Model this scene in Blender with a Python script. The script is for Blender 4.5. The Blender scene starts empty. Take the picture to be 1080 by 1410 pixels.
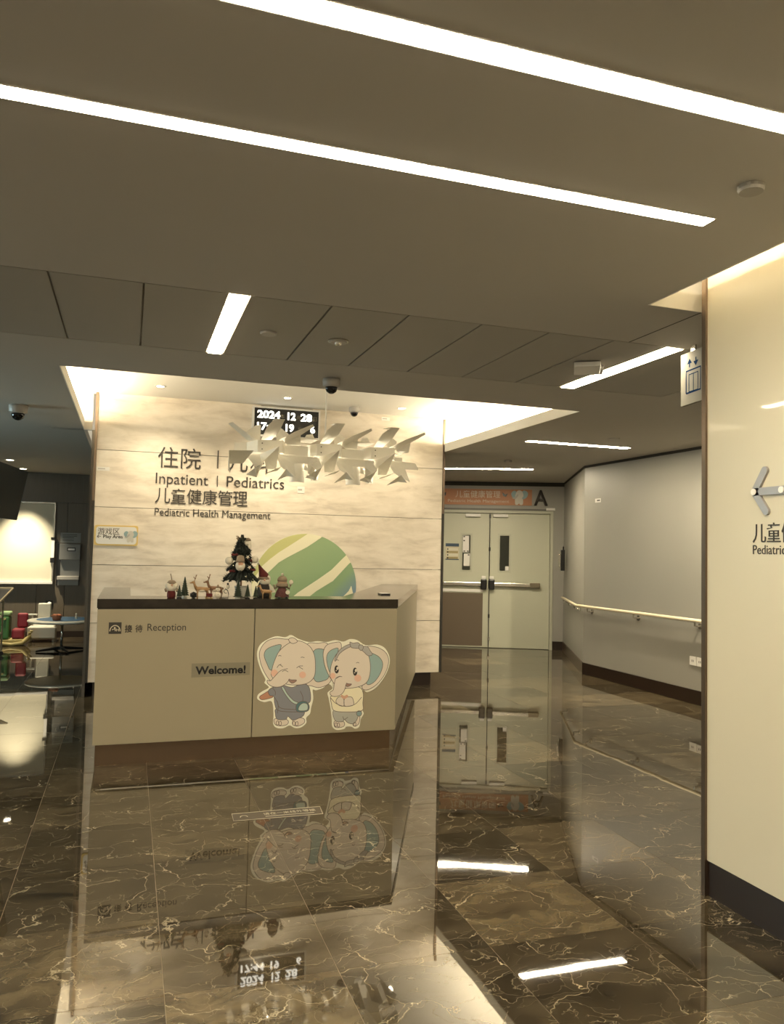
import bpy, bmesh, math, random
from mathutils import Vector, Matrix

random.seed(7)
S = bpy.context.scene
COL = S.collection
PI = math.pi

# ------------------------------------------------------------------ camera
cd = bpy.data.cameras.new('camera')
cd.sensor_fit = 'HORIZONTAL'; cd.sensor_width = 36.0; cd.lens = 36.1
cd.clip_start = 0.05; cd.clip_end = 100
cam = bpy.data.objects.new('camera', cd); COL.objects.link(cam)
cam.matrix_world = Matrix(((0.94837453, -0.0364028, -0.31505647, 0),
                           (-0.31642537, -0.04137302, -0.94771476, 0),
                           (0.02146463, 0.9984804, -0.05075589, 1.5),
                           (0, 0, 0, 1)))
S.camera = cam

# ------------------------------------------------------------------ world, exposure
w = bpy.data.worlds.new('world'); S.world = w; w.use_nodes = True
w.node_tree.nodes['Background'].inputs[0].default_value = (1.0, 0.86, 0.62, 1)
w.node_tree.nodes['Background'].inputs[1].default_value = 0.55
S.view_settings.view_transform = 'Standard'
S.view_settings.look = 'None'
S.view_settings.gamma = 1
S.view_settings.use_curve_mapping = False
S.view_settings.exposure = 0.0
S.cycles.use_denoising = True
S.cycles.max_bounces = 10
S.cycles.diffuse_bounces = 5
S.cycles.glossy_bounces = 5
S.cycles.sample_clamp_indirect = 6
S.cycles.caustics_reflective = True
S.cycles.blur_glossy = 0.1
S.cycles.caustics_refractive = False

WARM = (1.0, 0.855, 0.605)
STRIP = 80.0       # ceiling light strips
COVE = 330.0       # hidden cove strips
SPOT = 20.0       # recessed downlights (W)

# ------------------------------------------------------------------ materials
def lin(c):
    return tuple(((x / 255) / 12.92 if x / 255 <= 0.04045 else ((x / 255 + 0.055) / 1.055) ** 2.4) for x in c) + (1,)
MATS = {}
def M(name, rgb=None, rough=0.5, metal=0.0, emit=0.0, ecol=None, spec=0.5, lincol=None, ior=None, coat=0.0, noise=0.0, nscale=8.0, bump=0.0):
    if name in MATS: return MATS[name]
    m = bpy.data.materials.new(name); m.use_nodes = True
    nt = m.node_tree; b = nt.nodes['Principled BSDF']
    c = lin(rgb) if rgb else tuple(lincol) + (1,)
    b.inputs['Base Color'].default_value = c
    b.inputs['Roughness'].default_value = rough
    b.inputs['Metallic'].default_value = metal
    b.inputs['Specular IOR Level'].default_value = spec
    if ior: b.inputs['IOR'].default_value = ior
    b.inputs['Coat Weight'].default_value = coat
    if coat: b.inputs['Coat Roughness'].default_value = 0.03
    if emit:
        b.inputs['Emission Color'].default_value = tuple(ecol or WARM) + (1,)
        b.inputs['Emission Strength'].default_value = emit
    if noise or bump:
        tc = nt.nodes.new('ShaderNodeTexCoord'); n = nt.nodes.new('ShaderNodeTexNoise')
        n.inputs['Scale'].default_value = nscale; n.inputs['Detail'].default_value = 5
        nt.links.new(tc.outputs['Object'], n.inputs['Vector'])
        if noise:
            r = nt.nodes.new('ShaderNodeMix'); r.data_type = 'RGBA'
            r.inputs[6].default_value = tuple(x * (1 - noise) for x in c[:3]) + (1,)
            r.inputs[7].default_value = tuple(min(1, x * (1 + noise)) for x in c[:3]) + (1,)
            nt.links.new(n.outputs['Fac'], r.inputs[0]); nt.links.new(r.outputs[2], b.inputs['Base Color'])
        if bump:
            bp = nt.nodes.new('ShaderNodeBump'); bp.inputs['Strength'].default_value = bump; bp.inputs['Distance'].default_value = 0.01
            nt.links.new(n.outputs['Fac'], bp.inputs['Height']); nt.links.new(bp.outputs[0], b.inputs['Normal'])
    MATS[name] = m
    return m

def floor_marble():
    m = bpy.data.materials.new('dark_marble'); m.use_nodes = True
    nt = m.node_tree; N = nt.nodes; L = nt.links; b = N['Principled BSDF']
    def nd(t, **k):
        n = N.new(t)
        for a, v in k.items(): setattr(n, a, v)
        return n
    tc = nd('ShaderNodeTexCoord'); oi = nd('ShaderNodeObjectInfo')
    mul = nd('ShaderNodeVectorMath', operation='SCALE'); mul.inputs['Scale'].default_value = 61.0
    cmb = nd('ShaderNodeCombineXYZ')
    L.new(oi.outputs['Random'], cmb.inputs[0]); L.new(oi.outputs['Random'], cmb.inputs[1])
    L.new(cmb.outputs[0], mul.inputs[0])
    add = nd('ShaderNodeVectorMath', operation='ADD')
    L.new(tc.outputs['Object'], add.inputs[0]); L.new(mul.outputs[0], add.inputs[1])
    n1 = nd('ShaderNodeTexNoise'); n1.inputs['Scale'].default_value = 4.0; n1.inputs['Detail'].default_value = 6
    L.new(add.outputs[0], n1.inputs['Vector'])
    # distort the vein field
    sc = nd('ShaderNodeVectorMath', operation='SCALE'); sc.inputs['Scale'].default_value = 0.42
    L.new(n1.outputs['Color'], sc.inputs[0])
    ad2 = nd('ShaderNodeVectorMath', operation='ADD'); L.new(add.outputs[0], ad2.inputs[0]); L.new(sc.outputs[0], ad2.inputs[1])
    def vein(scale, w0, stretch):
        mp = nd('ShaderNodeMapping'); mp.inputs['Scale'].default_value = stretch; mp.inputs['Rotation'].default_value = (0, 0, 0.5)
        L.new(ad2.outputs[0], mp.inputs[0])
        v = nd('ShaderNodeTexVoronoi', feature='DISTANCE_TO_EDGE'); v.inputs['Scale'].default_value = scale
        L.new(mp.outputs[0], v.inputs['Vector'])
        r = nd('ShaderNodeMapRange'); r.inputs[1].default_value = 0.0; r.inputs[2].default_value = w0; r.inputs[3].default_value = 1; r.inputs[4].default_value = 0
        L.new(v.outputs['Distance'], r.inputs[0]); return r
    v1 = vein(2.4, 0.009, (1, 1.7, 1)); v2 = vein(6.5, 0.014, (1, 2.4, 1))
    n2 = nd('ShaderNodeTexNoise'); n2.inputs['Scale'].default_value = 5.5; n2.inputs['Detail'].default_value = 3
    L.new(add.outputs[0], n2.inputs['Vector'])
    r2 = nd('ShaderNodeMapRange'); r2.inputs[1].default_value = 0.36; r2.inputs[2].default_value = 0.66
    L.new(n2.outputs['Fac'], r2.inputs[0])
    m1 = nd('ShaderNodeMath', operation='MULTIPLY'); L.new(v1.outputs[0], m1.inputs[0]); L.new(r2.outputs[0], m1.inputs[1])
    m2 = nd('ShaderNodeMath', operation='MULTIPLY'); L.new(v2.outputs[0], m2.inputs[0]); L.new(r2.outputs[0], m2.inputs[1])
    m3 = nd('ShaderNodeMath', operation='MULTIPLY'); L.new(m2.outputs[0], m3.inputs[0]); m3.inputs[1].default_value = 0.5
    mx = nd('ShaderNodeMath', operation='MAXIMUM'); L.new(m1.outputs[0], mx.inputs[0]); L.new(m3.outputs[0], mx.inputs[1])
    # cloudy body colour, a tone of its own for each tile
    n3 = nd('ShaderNodeTexNoise'); n3.inputs['Scale'].default_value = 7.0; n3.inputs['Detail'].default_value = 8
    mp3 = nd('ShaderNodeMapping'); mp3.inputs['Scale'].default_value = (0.6, 1.6, 1)
    L.new(ad2.outputs[0], mp3.inputs[0]); L.new(mp3.outputs[0], n3.inputs['Vector'])
    cr = nd('ShaderNodeValToRGB'); e = cr.color_ramp.elements
    e[0].position = 0.3; e[0].color = (0.026, 0.019, 0.011, 1); e[1].position = 0.74; e[1].color = (0.105, 0.082, 0.048, 1)
    L.new(n3.outputs['Fac'], cr.inputs[0])
    tone = nd('ShaderNodeMapRange'); tone.inputs[3].default_value = 0.65; tone.inputs[4].default_value = 1.9
    pw = nd('ShaderNodeMath', operation='POWER'); pw.inputs[1].default_value = 2.2; L.new(oi.outputs['Random'], pw.inputs[0])
    L.new(pw.outputs[0], tone.inputs[0])
    hs = nd('ShaderNodeVectorMath', operation='SCALE'); L.new(cr.outputs[0], hs.inputs[0]); L.new(tone.outputs[0], hs.inputs['Scale'])
    mix = nd('ShaderNodeMix', data_type='RGBA'); mix.inputs[7].default_value = (0.50, 0.43, 0.30, 1)
    L.new(mx.outputs[0], mix.inputs[0]); L.new(hs.outputs[0], mix.inputs[6]); L.new(mix.outputs[2], b.inputs['Base Color'])
    b.inputs['Roughness'].default_value = 0.02
    b.inputs['IOR'].default_value = 1.88
    # faint waviness of the polished surface, and per tile lippage
    n4 = nd('ShaderNodeTexNoise'); n4.inputs['Scale'].default_value = 3.0; n4.inputs['Detail'].default_value = 1
    L.new(add.outputs[0], n4.inputs['Vector'])
    bp = nd('ShaderNodeBump'); bp.inputs['Strength'].default_value = 0.08; bp.inputs['Distance'].default_value = 0.004
    L.new(n4.outputs['Fac'], bp.inputs['Height']); L.new(bp.outputs[0], b.inputs['Normal'])
    return m
def beige_marble():
    m = bpy.data.materials.new('beige_marble'); m.use_nodes = True
    nt = m.node_tree; N = nt.nodes; L = nt.links; b = N['Principled BSDF']
    tc = N.new('ShaderNodeTexCoord'); mp = N.new('ShaderNodeMapping'); mp.inputs['Scale'].default_value = (0.8, 1, 3.0); mp.inputs['Rotation'].default_value = (0, 0.18, 0)
    oi = N.new('ShaderNodeObjectInfo'); ad = N.new('ShaderNodeVectorMath'); ad.operation = 'ADD'
    ml = N.new('ShaderNodeMath'); ml.operation = 'MULTIPLY'; ml.inputs[1].default_value = 40
    L.new(oi.outputs['Random'], ml.inputs[0]); L.new(tc.outputs['Object'], ad.inputs[0]); L.new(ml.outputs[0], ad.inputs[1])
    L.new(ad.outputs[0], mp.inputs[0])
    n = N.new('ShaderNodeTexNoise'); n.inputs['Scale'].default_value = 3.2; n.inputs['Detail'].default_value = 8; n.inputs['Roughness'].default_value = 0.62; n.inputs['Distortion'].default_value = 0.35
    L.new(mp.outputs[0], n.inputs['Vector'])
    cr = N.new('ShaderNodeValToRGB'); e = cr.color_ramp.elements
    e[0].position = 0.30; e[0].color = (0.55, 0.48, 0.40, 1); e[1].position = 0.62; e[1].color = (0.78, 0.71, 0.61, 1)
    a = cr.color_ramp.elements.new(0.45); a.color = (0.68, 0.61, 0.51, 1)
    a = cr.color_ramp.elements.new(0.405); a.color = (0.63, 0.56, 0.465, 1)
    L.new(n.outputs['Fac'], cr.inputs[0]); L.new(cr.outputs[0], b.inputs['Base Color'])
    b.inputs['Roughness'].default_value = 0.22
    return m
def wood_panel():
    m = bpy.data.materials.new('dark_wood_panel'); m.use_nodes = True
    nt = m.node_tree; N = nt.nodes; L = nt.links; b = N['Principled BSDF']
    tc = N.new('ShaderNodeTexCoord'); mp = N.new('ShaderNodeMapping'); mp.inputs['Scale'].default_value = (30, 30, 1.5)
    n = N.new('ShaderNodeTexNoise'); n.inputs['Scale'].default_value = 2; n.inputs['Detail'].default_value = 5
    L.new(tc.outputs['Object'], mp.inputs[0]); L.new(mp.outputs[0], n.inputs['Vector'])
    cr = N.new('ShaderNodeValToRGB'); e = cr.color_ramp.elements
    e[0].color = (0.085, 0.068, 0.048, 1); e[1].color = (0.13, 0.108, 0.078, 1)
    L.new(n.outputs['Fac'], cr.inputs[0]); L.new(cr.outputs[0], b.inputs['Base Color']); b.inputs['Roughness'].default_value = 0.4
    return m
def ball_material():
    m = bpy.data.materials.new('ball_green'); m.use_nodes = True
    nt = m.node_tree; N = nt.nodes; L = nt.links; b = N['Principled BSDF']
    tc = N.new('ShaderNodeTexCoord'); sp = N.new('ShaderNodeSeparateXYZ'); L.new(tc.outputs['Object'], sp.inputs[0])
    s = N.new('ShaderNodeMath'); s.operation = 'SUBTRACT'; L.new(sp.outputs[0], s.inputs[0]); L.new(sp.outputs[2], s.inputs[1])
    cr = N.new('ShaderNodeValToRGB'); e = cr.color_ramp.elements
    mr = N.new('ShaderNodeMapRange'); mr.inputs[1].default_value = -1.2; mr.inputs[2].default_value = 0.2; L.new(s.outputs[0], mr.inputs[0])
    L.new(mr.outputs[0], cr.inputs[0])
    e[0].position = 0.0; e[0].color = (0.28, 0.38, 0.20, 1); e[1].position = 1.0; e[1].color = (0.12, 0.18, 0.42, 1)
    a = cr.color_ramp.elements.new(0.68); a.color = (0.23, 0.35, 0.19, 1)
    b.inputs['Roughness'].default_value = 0.5
    L.new(cr.outputs[0], b.inputs['Base Color'])
    return m
FLOOR = floor_marble(); MARBLE = beige_marble(); WOOD = wood_panel()
CEIL = M('ceiling_paint', lincol=(0.40, 0.375, 0.33), rough=0.75, noise=0.02, nscale=3)
CEIL2 = M('ceiling_panel_paint', lincol=(0.31, 0.29, 0.25), rough=0.6, noise=0.03, nscale=3)
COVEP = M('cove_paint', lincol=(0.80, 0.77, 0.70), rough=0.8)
WALLG = M('grey_wall_paint', lincol=(0.275, 0.265, 0.235), rough=0.45, noise=0.04, nscale=2)
BASE = M('dark_baseboard', lincol=(0.020, 0.012, 0.008), rough=0.3)
COPPER = M('bronze_metal', lincol=(0.17, 0.125, 0.09), rough=0.33, metal=0.85)
BRONZE = M('plinth_metal', lincol=(0.26, 0.18, 0.115), rough=0.24, metal=0.85, noise=0.1)
GROUT = M('grout', lincol=(0.20, 0.16, 0.11), rough=0.6)
DESK = M('desk_laminate', lincol=(0.35, 0.305, 0.21), rough=0.35, noise=0.03, nscale=2)
STONE = M('counter_stone', lincol=(0.030, 0.024, 0.018), rough=0.10, ior=1.33, noise=0.4, nscale=14)
SEAM = M('seam_dark', lincol=(0.02, 0.017, 0.012), rough=0.7)
GLASSW = M('back_painted_glass', lincol=(0.66, 0.61, 0.47), rough=0.35, coat=1.0)
INK = M('letter_ink', lincol=(0.035, 0.030, 0.025), rough=0.5)
BLACK = M('black_plastic', lincol=(0.008, 0.008, 0.008), rough=0.3)
WHITE = M('white_plastic', lincol=(0.72, 0.70, 0.66), rough=0.4)
GREYP = M('grey_plastic', lincol=(0.36, 0.34, 0.31), rough=0.45)
SHEET = M('lamp_sheet', lincol=(0.90, 0.88, 0.82), rough=0.55)
STEEL = M('brushed_steel', lincol=(0.55, 0.52, 0.46), rough=0.25, metal=0.9)
_n = SHEET.node_tree; _t = _n.nodes.new('ShaderNodeBsdfTranslucent'); _t.inputs[0].default_value = (0.92, 0.89, 0.80, 1)
_m = _n.nodes.new('ShaderNodeMixShader'); _m.inputs[0].default_value = 0.25
_n.links.new(_n.nodes['Principled BSDF'].outputs[0], _m.inputs[1]); _n.links.new(_t.outputs[0], _m.inputs[2]); _n.links.new(_m.outputs[0], _n.nodes['Material Output'].inputs[0])
LIT = M('strip_diffuser', lincol=(0.8, 0.8, 0.8), emit=STRIP)
LIT2 = M('strip_diffuser_bright', lincol=(0.8, 0.8, 0.8), emit=STRIP * 2.6)
COVEL = M('cove_led', lincol=(0.8, 0.8, 0.8), emit=COVE)
DLIT = M('downlight_lens', lincol=(0.8, 0.8, 0.8), emit=30)

# ------------------------------------------------------------------ mesh helpers
def bm_(): return bmesh.new()
def wloc(o):
    v = Vector((0, 0, 0))
    while o: v += o.location; o = o.parent
    return v
def obj(name, bm, mat, parent=None, smooth=False, local=False):
    """link bm as one object; geometry is given in world coordinates unless local"""
    me = bpy.data.meshes.new(name)
    bmesh.ops.recalc_face_normals(bm, faces=bm.faces)
    if not local:
        if parent is None:
            xs = [v.co for v in bm.verts]
            o0 = Vector((sum(c.x for c in xs) / len(xs), sum(c.y for c in xs) / len(xs), min(c.z for c in xs)))
        else: o0 = wloc(parent)
        for v in bm.verts: v.co -= o0
    bm.to_mesh(me); bm.free()
    if smooth:
        for p in me.polygons: p.use_smooth = True
    me.materials.append(mat)
    o = bpy.data.objects.new(name, me); COL.objects.link(o)
    if parent is not None: o.parent = parent
    elif not local: o.location = o0
    return o
def thing(name, label, cat, loc=(0, 0, 0), rz=0, group=None):
    o = bpy.data.objects.new(name, None); COL.objects.link(o); o.location = loc; o.rotation_euler = (0, 0, rz)
    o.empty_display_size = 0.1
    return tag(o, label, cat, group)
def tag(o, label, cat, group=None):
    o['label'] = label; o['category'] = cat
    if group: o['group'] = group
    return o
def struct(o): o['kind'] = 'structure'; return o
def lab(o, s): o['label'] = s; return o
def dup(root, loc, rz=None, label=None, group=None, scale=None):
    r = root.copy(); COL.objects.link(r); r.location = loc
    if rz is not None: r.rotation_euler = (0, 0, rz)
    if scale: r.scale = scale
    if label: r['label'] = label
    if group: r['group'] = group
    for ch in list(root.children):
        c = ch.copy(); COL.objects.link(c); c.parent = r
        for g in list(ch.children):
            d = g.copy(); COL.objects.link(d); d.parent = c
    return r
def box(bm, x0, x1, y0, y1, z0, z1, bev=0.0):
    vs = [bm.verts.new(p) for p in ((x0, y0, z0), (x1, y0, z0), (x1, y1, z0), (x0, y1, z0), (x0, y0, z1), (x1, y0, z1), (x1, y1, z1), (x0, y1, z1))]
    fs = [bm.faces.new([vs[i] for i in f]) for f in ((0, 3, 2, 1), (4, 5, 6, 7), (0, 1, 5, 4), (1, 2, 6, 5), (2, 3, 7, 6), (3, 0, 4, 7))]
    if bev:
        es = list({e for f in fs for e in f.edges})
        bmesh.ops.bevel(bm, geom=es, offset=bev, segments=2, affect='EDGES', profile=0.5)
    return bm
def B(*a): return box(bm_(), *a)
def prism(bm, pts, fr, t):
    """polygon pts (u,v) in frame fr=(origin,u,v,n), front face at n*0, back at -n*t"""
    O, U, V, Nn = fr
    a = [bm.verts.new(O + U * p[0] + V * p[1]) for p in pts]
    b = [bm.verts.new(O + U * p[0] + V * p[1] - Nn * t) for p in pts]
    bm.faces.new(a); bm.faces.new(b[::-1])
    n = len(pts)
    for i in range(n): bm.faces.new((a[i], b[i], b[(i + 1) % n], a[(i + 1) % n]))
    return bm
def frame(o, u, v):
    u = Vector(u); v = Vector(v); return (Vector(o), u, v, u.cross(v).normalized())
def tube(bm, pts, r, seg=10, cap=True):
    pts = [Vector(p) for p in pts]; rings = []
    rs = r if isinstance(r, (list, tuple)) else [r] * len(pts)
    for i, p in enumerate(pts):
        d = (pts[min(i + 1, len(pts) - 1)] - pts[max(i - 1, 0)]).normalized()
        a = Vector((0, 0, 1)) if abs(d.z) < 0.9 else Vector((1, 0, 0))
        x = d.cross(a).normalized(); y = d.cross(x)
        rings.append([bm.verts.new(p + (x * math.cos(k * 2 * PI / seg) + y * math.sin(k * 2 * PI / seg)) * rs[i]) for k in range(seg)])
    for a, b in zip(rings, rings[1:]):
        for k in range(seg): bm.faces.new((a[k], a[(k + 1) % seg], b[(k + 1) % seg], b[k]))
    if cap: bm.faces.new(rings[0][::-1]); bm.faces.new(rings[-1])
    return bm
def lathe(bm, prof, c, seg=24, ax='z'):
    c = Vector(c); rings = []
    for r, h in prof:
        ring = []
        for k in range(seg):
            a = k * 2 * PI / seg; p = (max(r, 1e-5) * math.cos(a), max(r, 1e-5) * math.sin(a), h)
            if ax == 'y': p = (p[0], h, p[1])
            if ax == 'x': p = (h, p[0], p[1])
            ring.append(bm.verts.new(c + Vector(p)))
        rings.append(ring)
    for a, b in zip(rings, rings[1:]):
        for k in range(seg): bm.faces.new((a[k], a[(k + 1) % seg], b[(k + 1) % seg], b[k]))
    bm.faces.new(rings[0][::-1]); bm.faces.new(rings[-1])
    return bm
def ell(bm, c, r, seg=12, rot=None):
    m = Matrix.Translation(c)
    if rot is not None: m = m @ rot
    if not isinstance(r, (tuple, list)): r = (r, r, r)
    bmesh.ops.create_uvsphere(bm, u_segments=seg, v_segments=max(6, seg * 2 // 3), radius=1, matrix=m @ Matrix.Diagonal((*r, 1)))
    return bm
def spline(pts, k=5, closed=True):
    out = []; n = len(pts); rng = range(n if closed else n - 1)
    for i in rng:
        p = [pts[(i + j) % n] if closed else pts[min(max(i + j, 0), n - 1)] for j in (-1, 0, 1, 2)]
        for s in range(k):
            t = s / k
            out.append(tuple(0.5 * (2 * p[1][q] + (p[2][q] - p[0][q]) * t + (2 * p[0][q] - 5 * p[1][q] + 4 * p[2][q] - p[3][q]) * t * t + (3 * p[1][q] - p[0][q] - 3 * p[2][q] + p[3][q]) * t ** 3) for q in (0, 1)))
    if not closed: out.append(tuple(pts[-1]))
    return out
def clip(sub, conv):
    def side(a, b, p): return (b[0] - a[0]) * (p[1] - a[1]) - (b[1] - a[1]) * (p[0] - a[0])
    out = list(sub)
    for i in range(len(conv)):
        a, b = conv[i], conv[(i + 1) % len(conv)]; src = out; out = []
        for j in range(len(src)):
            p, q = src[j], src[(j + 1) % len(src)]; sp, sq = side(a, b, p), side(a, b, q)
            if sp >= 0: out.append(p)
            if (sp >= 0) != (sq >= 0):
                t = sp / (sp - sq); out.append((p[0] + (q[0] - p[0]) * t, p[1] + (q[1] - p[1]) * t))
        if not out: return []
    return out
def text_bm(s, fr, width, height=None, t=0.002, bold=0.0, capref=None, space=1.0):
    """lettering as a mesh: left edge at the frame origin, baseline on u; width in metres"""
    c = bpy.data.curves.new('lettering', 'FONT'); c.body = s; c.offset = bold; c.resolution_u = 3; c.space_character = space
    o = bpy.data.objects.new('lettering', c); COL.objects.link(o); bpy.context.view_layer.update()
    me = bpy.data.meshes.new_from_object(o.evaluated_get(bpy.context.evaluated_depsgraph_get()))
    bpy.data.objects.remove(o); bpy.data.curves.remove(c)
    bm = bm_(); bm.from_mesh(me); bpy.data.meshes.remove(me)
    xs = [v.co.x for v in bm.verts]; ys = [v.co.y for v in bm.verts]
    x0, x1, y0, y1 = min(xs), max(xs), min(ys), max(ys)
    sx = width / (x1 - x0); sy = height / ((y1 - y0) if capref is None else capref) if height else sx
    yb = y0 if capref is None else 0.0
    O, U, V, Nn = fr
    for v in bm.verts: v.co = O + U * ((v.co.x - x0) * sx) + V * ((v.co.y - yb) * sy)
    if t:
        bmesh.ops.recalc_face_normals(bm, faces=bm.faces)
        r = bmesh.ops.extrude_face_region(bm, geom=list(bm.faces))
        for g in r['geom']:
            if isinstance(g, bmesh.types.BMVert): g.co += Nn * t
    return bm
def ribbon(bm, pts, wd, fr, t=0.0, closed=False):
    n = len(pts); L_ = []; R_ = []
    for i, p in enumerate(pts):
        a = pts[(i - 1) % n] if (closed or i > 0) else p; b = pts[(i + 1) % n] if (closed or i < n - 1) else p
        d = Vector((b[0] - a[0], b[1] - a[1])); d = d.normalized() if d.length > 1e-9 else Vector((1, 0))
        nx, ny = -d.y * wd / 2, d.x * wd / 2
        L_.append((p[0] + nx, p[1] + ny)); R_.append((p[0] - nx, p[1] - ny))
    O, U, V, Nn = fr
    l = [bm.verts.new(O + U * p[0] + V * p[1]) for p in L_]; r = [bm.verts.new(O + U * p[0] + V * p[1]) for p in R_]
    for i in range(n if closed else n - 1):
        j = (i + 1) % n; bm.faces.new((l[i], l[j], r[j], r[i]))
    return bm
def circ(cx, cy, rx, ry=None, n=28, a0=0, a1=2 * PI):
    ry = rx if ry is None else ry
    return [(cx + rx * math.cos(a0 + (a1 - a0) * k / n), cy + ry * math.sin(a0 + (a1 - a0) * k / n)) for k in range(n if abs(a1 - a0) > 6.2 else n + 1)]

# ================================================================== SETTING
HC = 2.665          # lower ceiling
HT = 3.043          # raised ceiling in the coffers
LIP = 2.755
# ---- floor: grout bed with stone tiles as parts
floor = struct(obj('floor', B(-4, 8, -3, 15, -0.06, -0.0012), GROUT)); floor.location = (0, 0, -0.06)
TX, TY = 0.60, 0.585
tile_me = bpy.data.meshes.new('tile')
bmt = bm_(); box(bmt, 0.0012, TX - 0.0012, 0.0012, TY - 0.0012, -0.010, 0.0); bmt.to_mesh(tile_me); bmt.free(); tile_me.materials.append(FLOOR)
rest = bm_(); nt_ = 0
MI = cam.matrix_world.inverted()
def seen(x, y):
    for dx in (0, TX):
        for dy in (0, TY):
            c = MI @ Vector((x + dx, y + dy, 0))
            if c.z < -0.3 and abs(c.x / -c.z) < 0.56 and abs(c.y / -c.z) < 0.72: return True
    return False
cells = [(0.765 + TX * i, 2.80 + TY * j) for i in range(-8, 13) for j in range(-10, 21)]
cells.sort(key=lambda c: c[1] ** 2 + c[0] ** 2)
for x, y in cells:
    under = (x > 2.5 and y + TY < 2.9) or (-0.1 < x < 1.4 and 5.9 < y and y < 7.7) or (-0.3 < x < 2.9 and y > 8.5)
    if seen(x, y) and not under and y < 13.9 and x < 6.6 and nt_ < 290:
        t = bpy.data.objects.new('tile', tile_me); COL.objects.link(t); t.parent = floor
        t.location = (x, y, 0.06); nt_ += 1
        t.rotation_euler = (random.uniform(-1, 1) * 0.0006, random.uniform(-1, 1) * 0.0006, 0)
    elif y < 14.4: box(rest, x + 0.001, x + TX - 0.001, y + 0.001, y + TY - 0.001, -0.010, 0.0)
r_ = obj('tile', rest, FLOOR, floor); r_['kind'] = 'stuff'

# ---- lower ceiling
ceiling = bm_()
for a in ((-4, 2.23, -3, 3.60), (2.23, 8, 3.03, 3.60), (-4, 8, 4.755, 5.50), (-4, -0.48, 5.5, 14), (3.41, 8, 5.5, 12.6), (3.62, 8, 3.6, 4.755)):
    box(ceiling, a[0], a[1], a[2], a[3], HC, LIP)
box(ceiling, -4, 3.62, 3.60, 4.755, HC + 0.02, LIP)       # above the panel strip
ceiling = struct(obj('ceiling', ceiling, CEIL))
# removable panels between the two joints
xs = [-3.52, -3.125, -2.73, -2.34, -1.945, -1.55, -1.16, -0.766, -0.374, 0.018, 0.395]
pan = [(xs[i], xs[i + 1]) for i in range(len(xs) - 1)] + [(0.485, 0.875), (0.875, 1.265), (1.265, 1.66), (1.66, 2.045), (2.045, 2.44), (2.44, 2.785), (2.895, 3.615)]
for a, b in pan:
    obj('ceiling_panel', B(a + 0.005, b - 0.005, 3.607, 4.748, HC, HC + 0.018), CEIL2, ceiling)
obj('joint', B(2.528, 2.536, 3.03, 3.60, HC - 0.0006, HC + 0.001), SEAM, ceiling)
# raised ceilings and the pockets that hide the cove strips
rc = bm_()
box(rc, -1.0, 4.0, 5.3, 8.5, HT, HT + 0.05)                # over the desk
box(rc, -0.80, -0.74, 5.4, 8.6, LIP, HT); box(rc, 3.68, 3.74, 5.4, 8.6, LIP, HT)
box(rc, -0.8, 3.7, 5.44, 5.50, LIP, HT); box(rc, -0.8, -0.40, 8.46, 8.5, HC, HT); box(rc, 3.43, 3.74, 8.46, 8.5, HC, HT)
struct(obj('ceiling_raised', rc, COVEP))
rc = bm_()
box(rc, 1.85, 4.4, -3, 3.35, HT, HT + 0.05); box(rc, 1.90, 1.95, -3, 3.3, LIP, HT); box(rc, 1.9, 4.4, 3.25, 3.30, LIP, HT); box(rc, 4.3, 4.35, -3, 3.3, HC, HT)
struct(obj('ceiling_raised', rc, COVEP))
tp = bm_()
for a in ((-0.4795, -0.472, 5.51, 8.36), (3.402, 3.4095, 5.51, 8.36)): box(tp, a[0], a[1], a[2], a[3], HC - 0.001, LIP + 0.002)
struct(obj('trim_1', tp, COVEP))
tp = bm_(); box(tp, 2.2305, 2.238, -3, 3.0295, HC - 0.001, LIP + 0.002); box(tp, 2.238, 4.29, 3.022, 3.0295, HC - 0.001, LIP + 0.002)
struct(obj('trim_2', tp, COVEP))

def strip_light(name, label, x0, x1, y0, y1, z=HC, rz=0, group=None, loc=None, mat=None):
    cx, cy = (x0 + x1) / 2, (y0 + y1) / 2
    if loc: cx, cy = loc
    t = thing(name, label, 'light', (cx, cy, z), rz, group)
    hx, hy = (x1 - x0) / 2, (y1 - y0) / 2
    f = bm_(); e = 0.006
    box(f, -hx - e, hx + e, -hy - e, -hy, -0.003, 0.0); box(f, -hx - e, hx + e, hy, hy + e, -0.003, 0.0)
    box(f, -hx - e, -hx, -hy, hy, -0.003, 0.0); box(f, hx, hx + e, -hy, hy, -0.003, 0.0)
    obj('trim_frame', f, WHITE, t, local=True)
    obj('diffuser', box(bm_(), -hx, hx, -hy, hy, -0.004, 0.0), mat or LIT, t, local=True)
    return t
strip_light('linear_light', 'long lit ceiling strip nearest the camera, running off beside the lit glass column', -2.6, 2.02, 1.580, 1.650)
strip_light('linear_light', 'long lit ceiling strip ending in open ceiling short of the glass column', -2.8, 1.86, 2.163, 2.222)
strip_light('linear_light', 'short lit strip set between ceiling panels above the date clock side of the desk', 0.402, 0.478, 3.607, 4.748)
strip_light('linear_light', 'lit strip beside the elevator sign and the white ceiling sensor box', 2.793, 2.887, 3.607, 4.748)
strip_light('linear_light', 'lit ceiling strip next to the grey wall with the handrail', 3.825, 5.025, 7.11, 7.20)
strip_light('linear_light', 'farthest lit ceiling strip, in front of the double doors', -0.62, 0.62, -0.05, 0.05, rz=math.radians(-24), loc=(4.60, 9.76), mat=LIT2)

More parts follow.
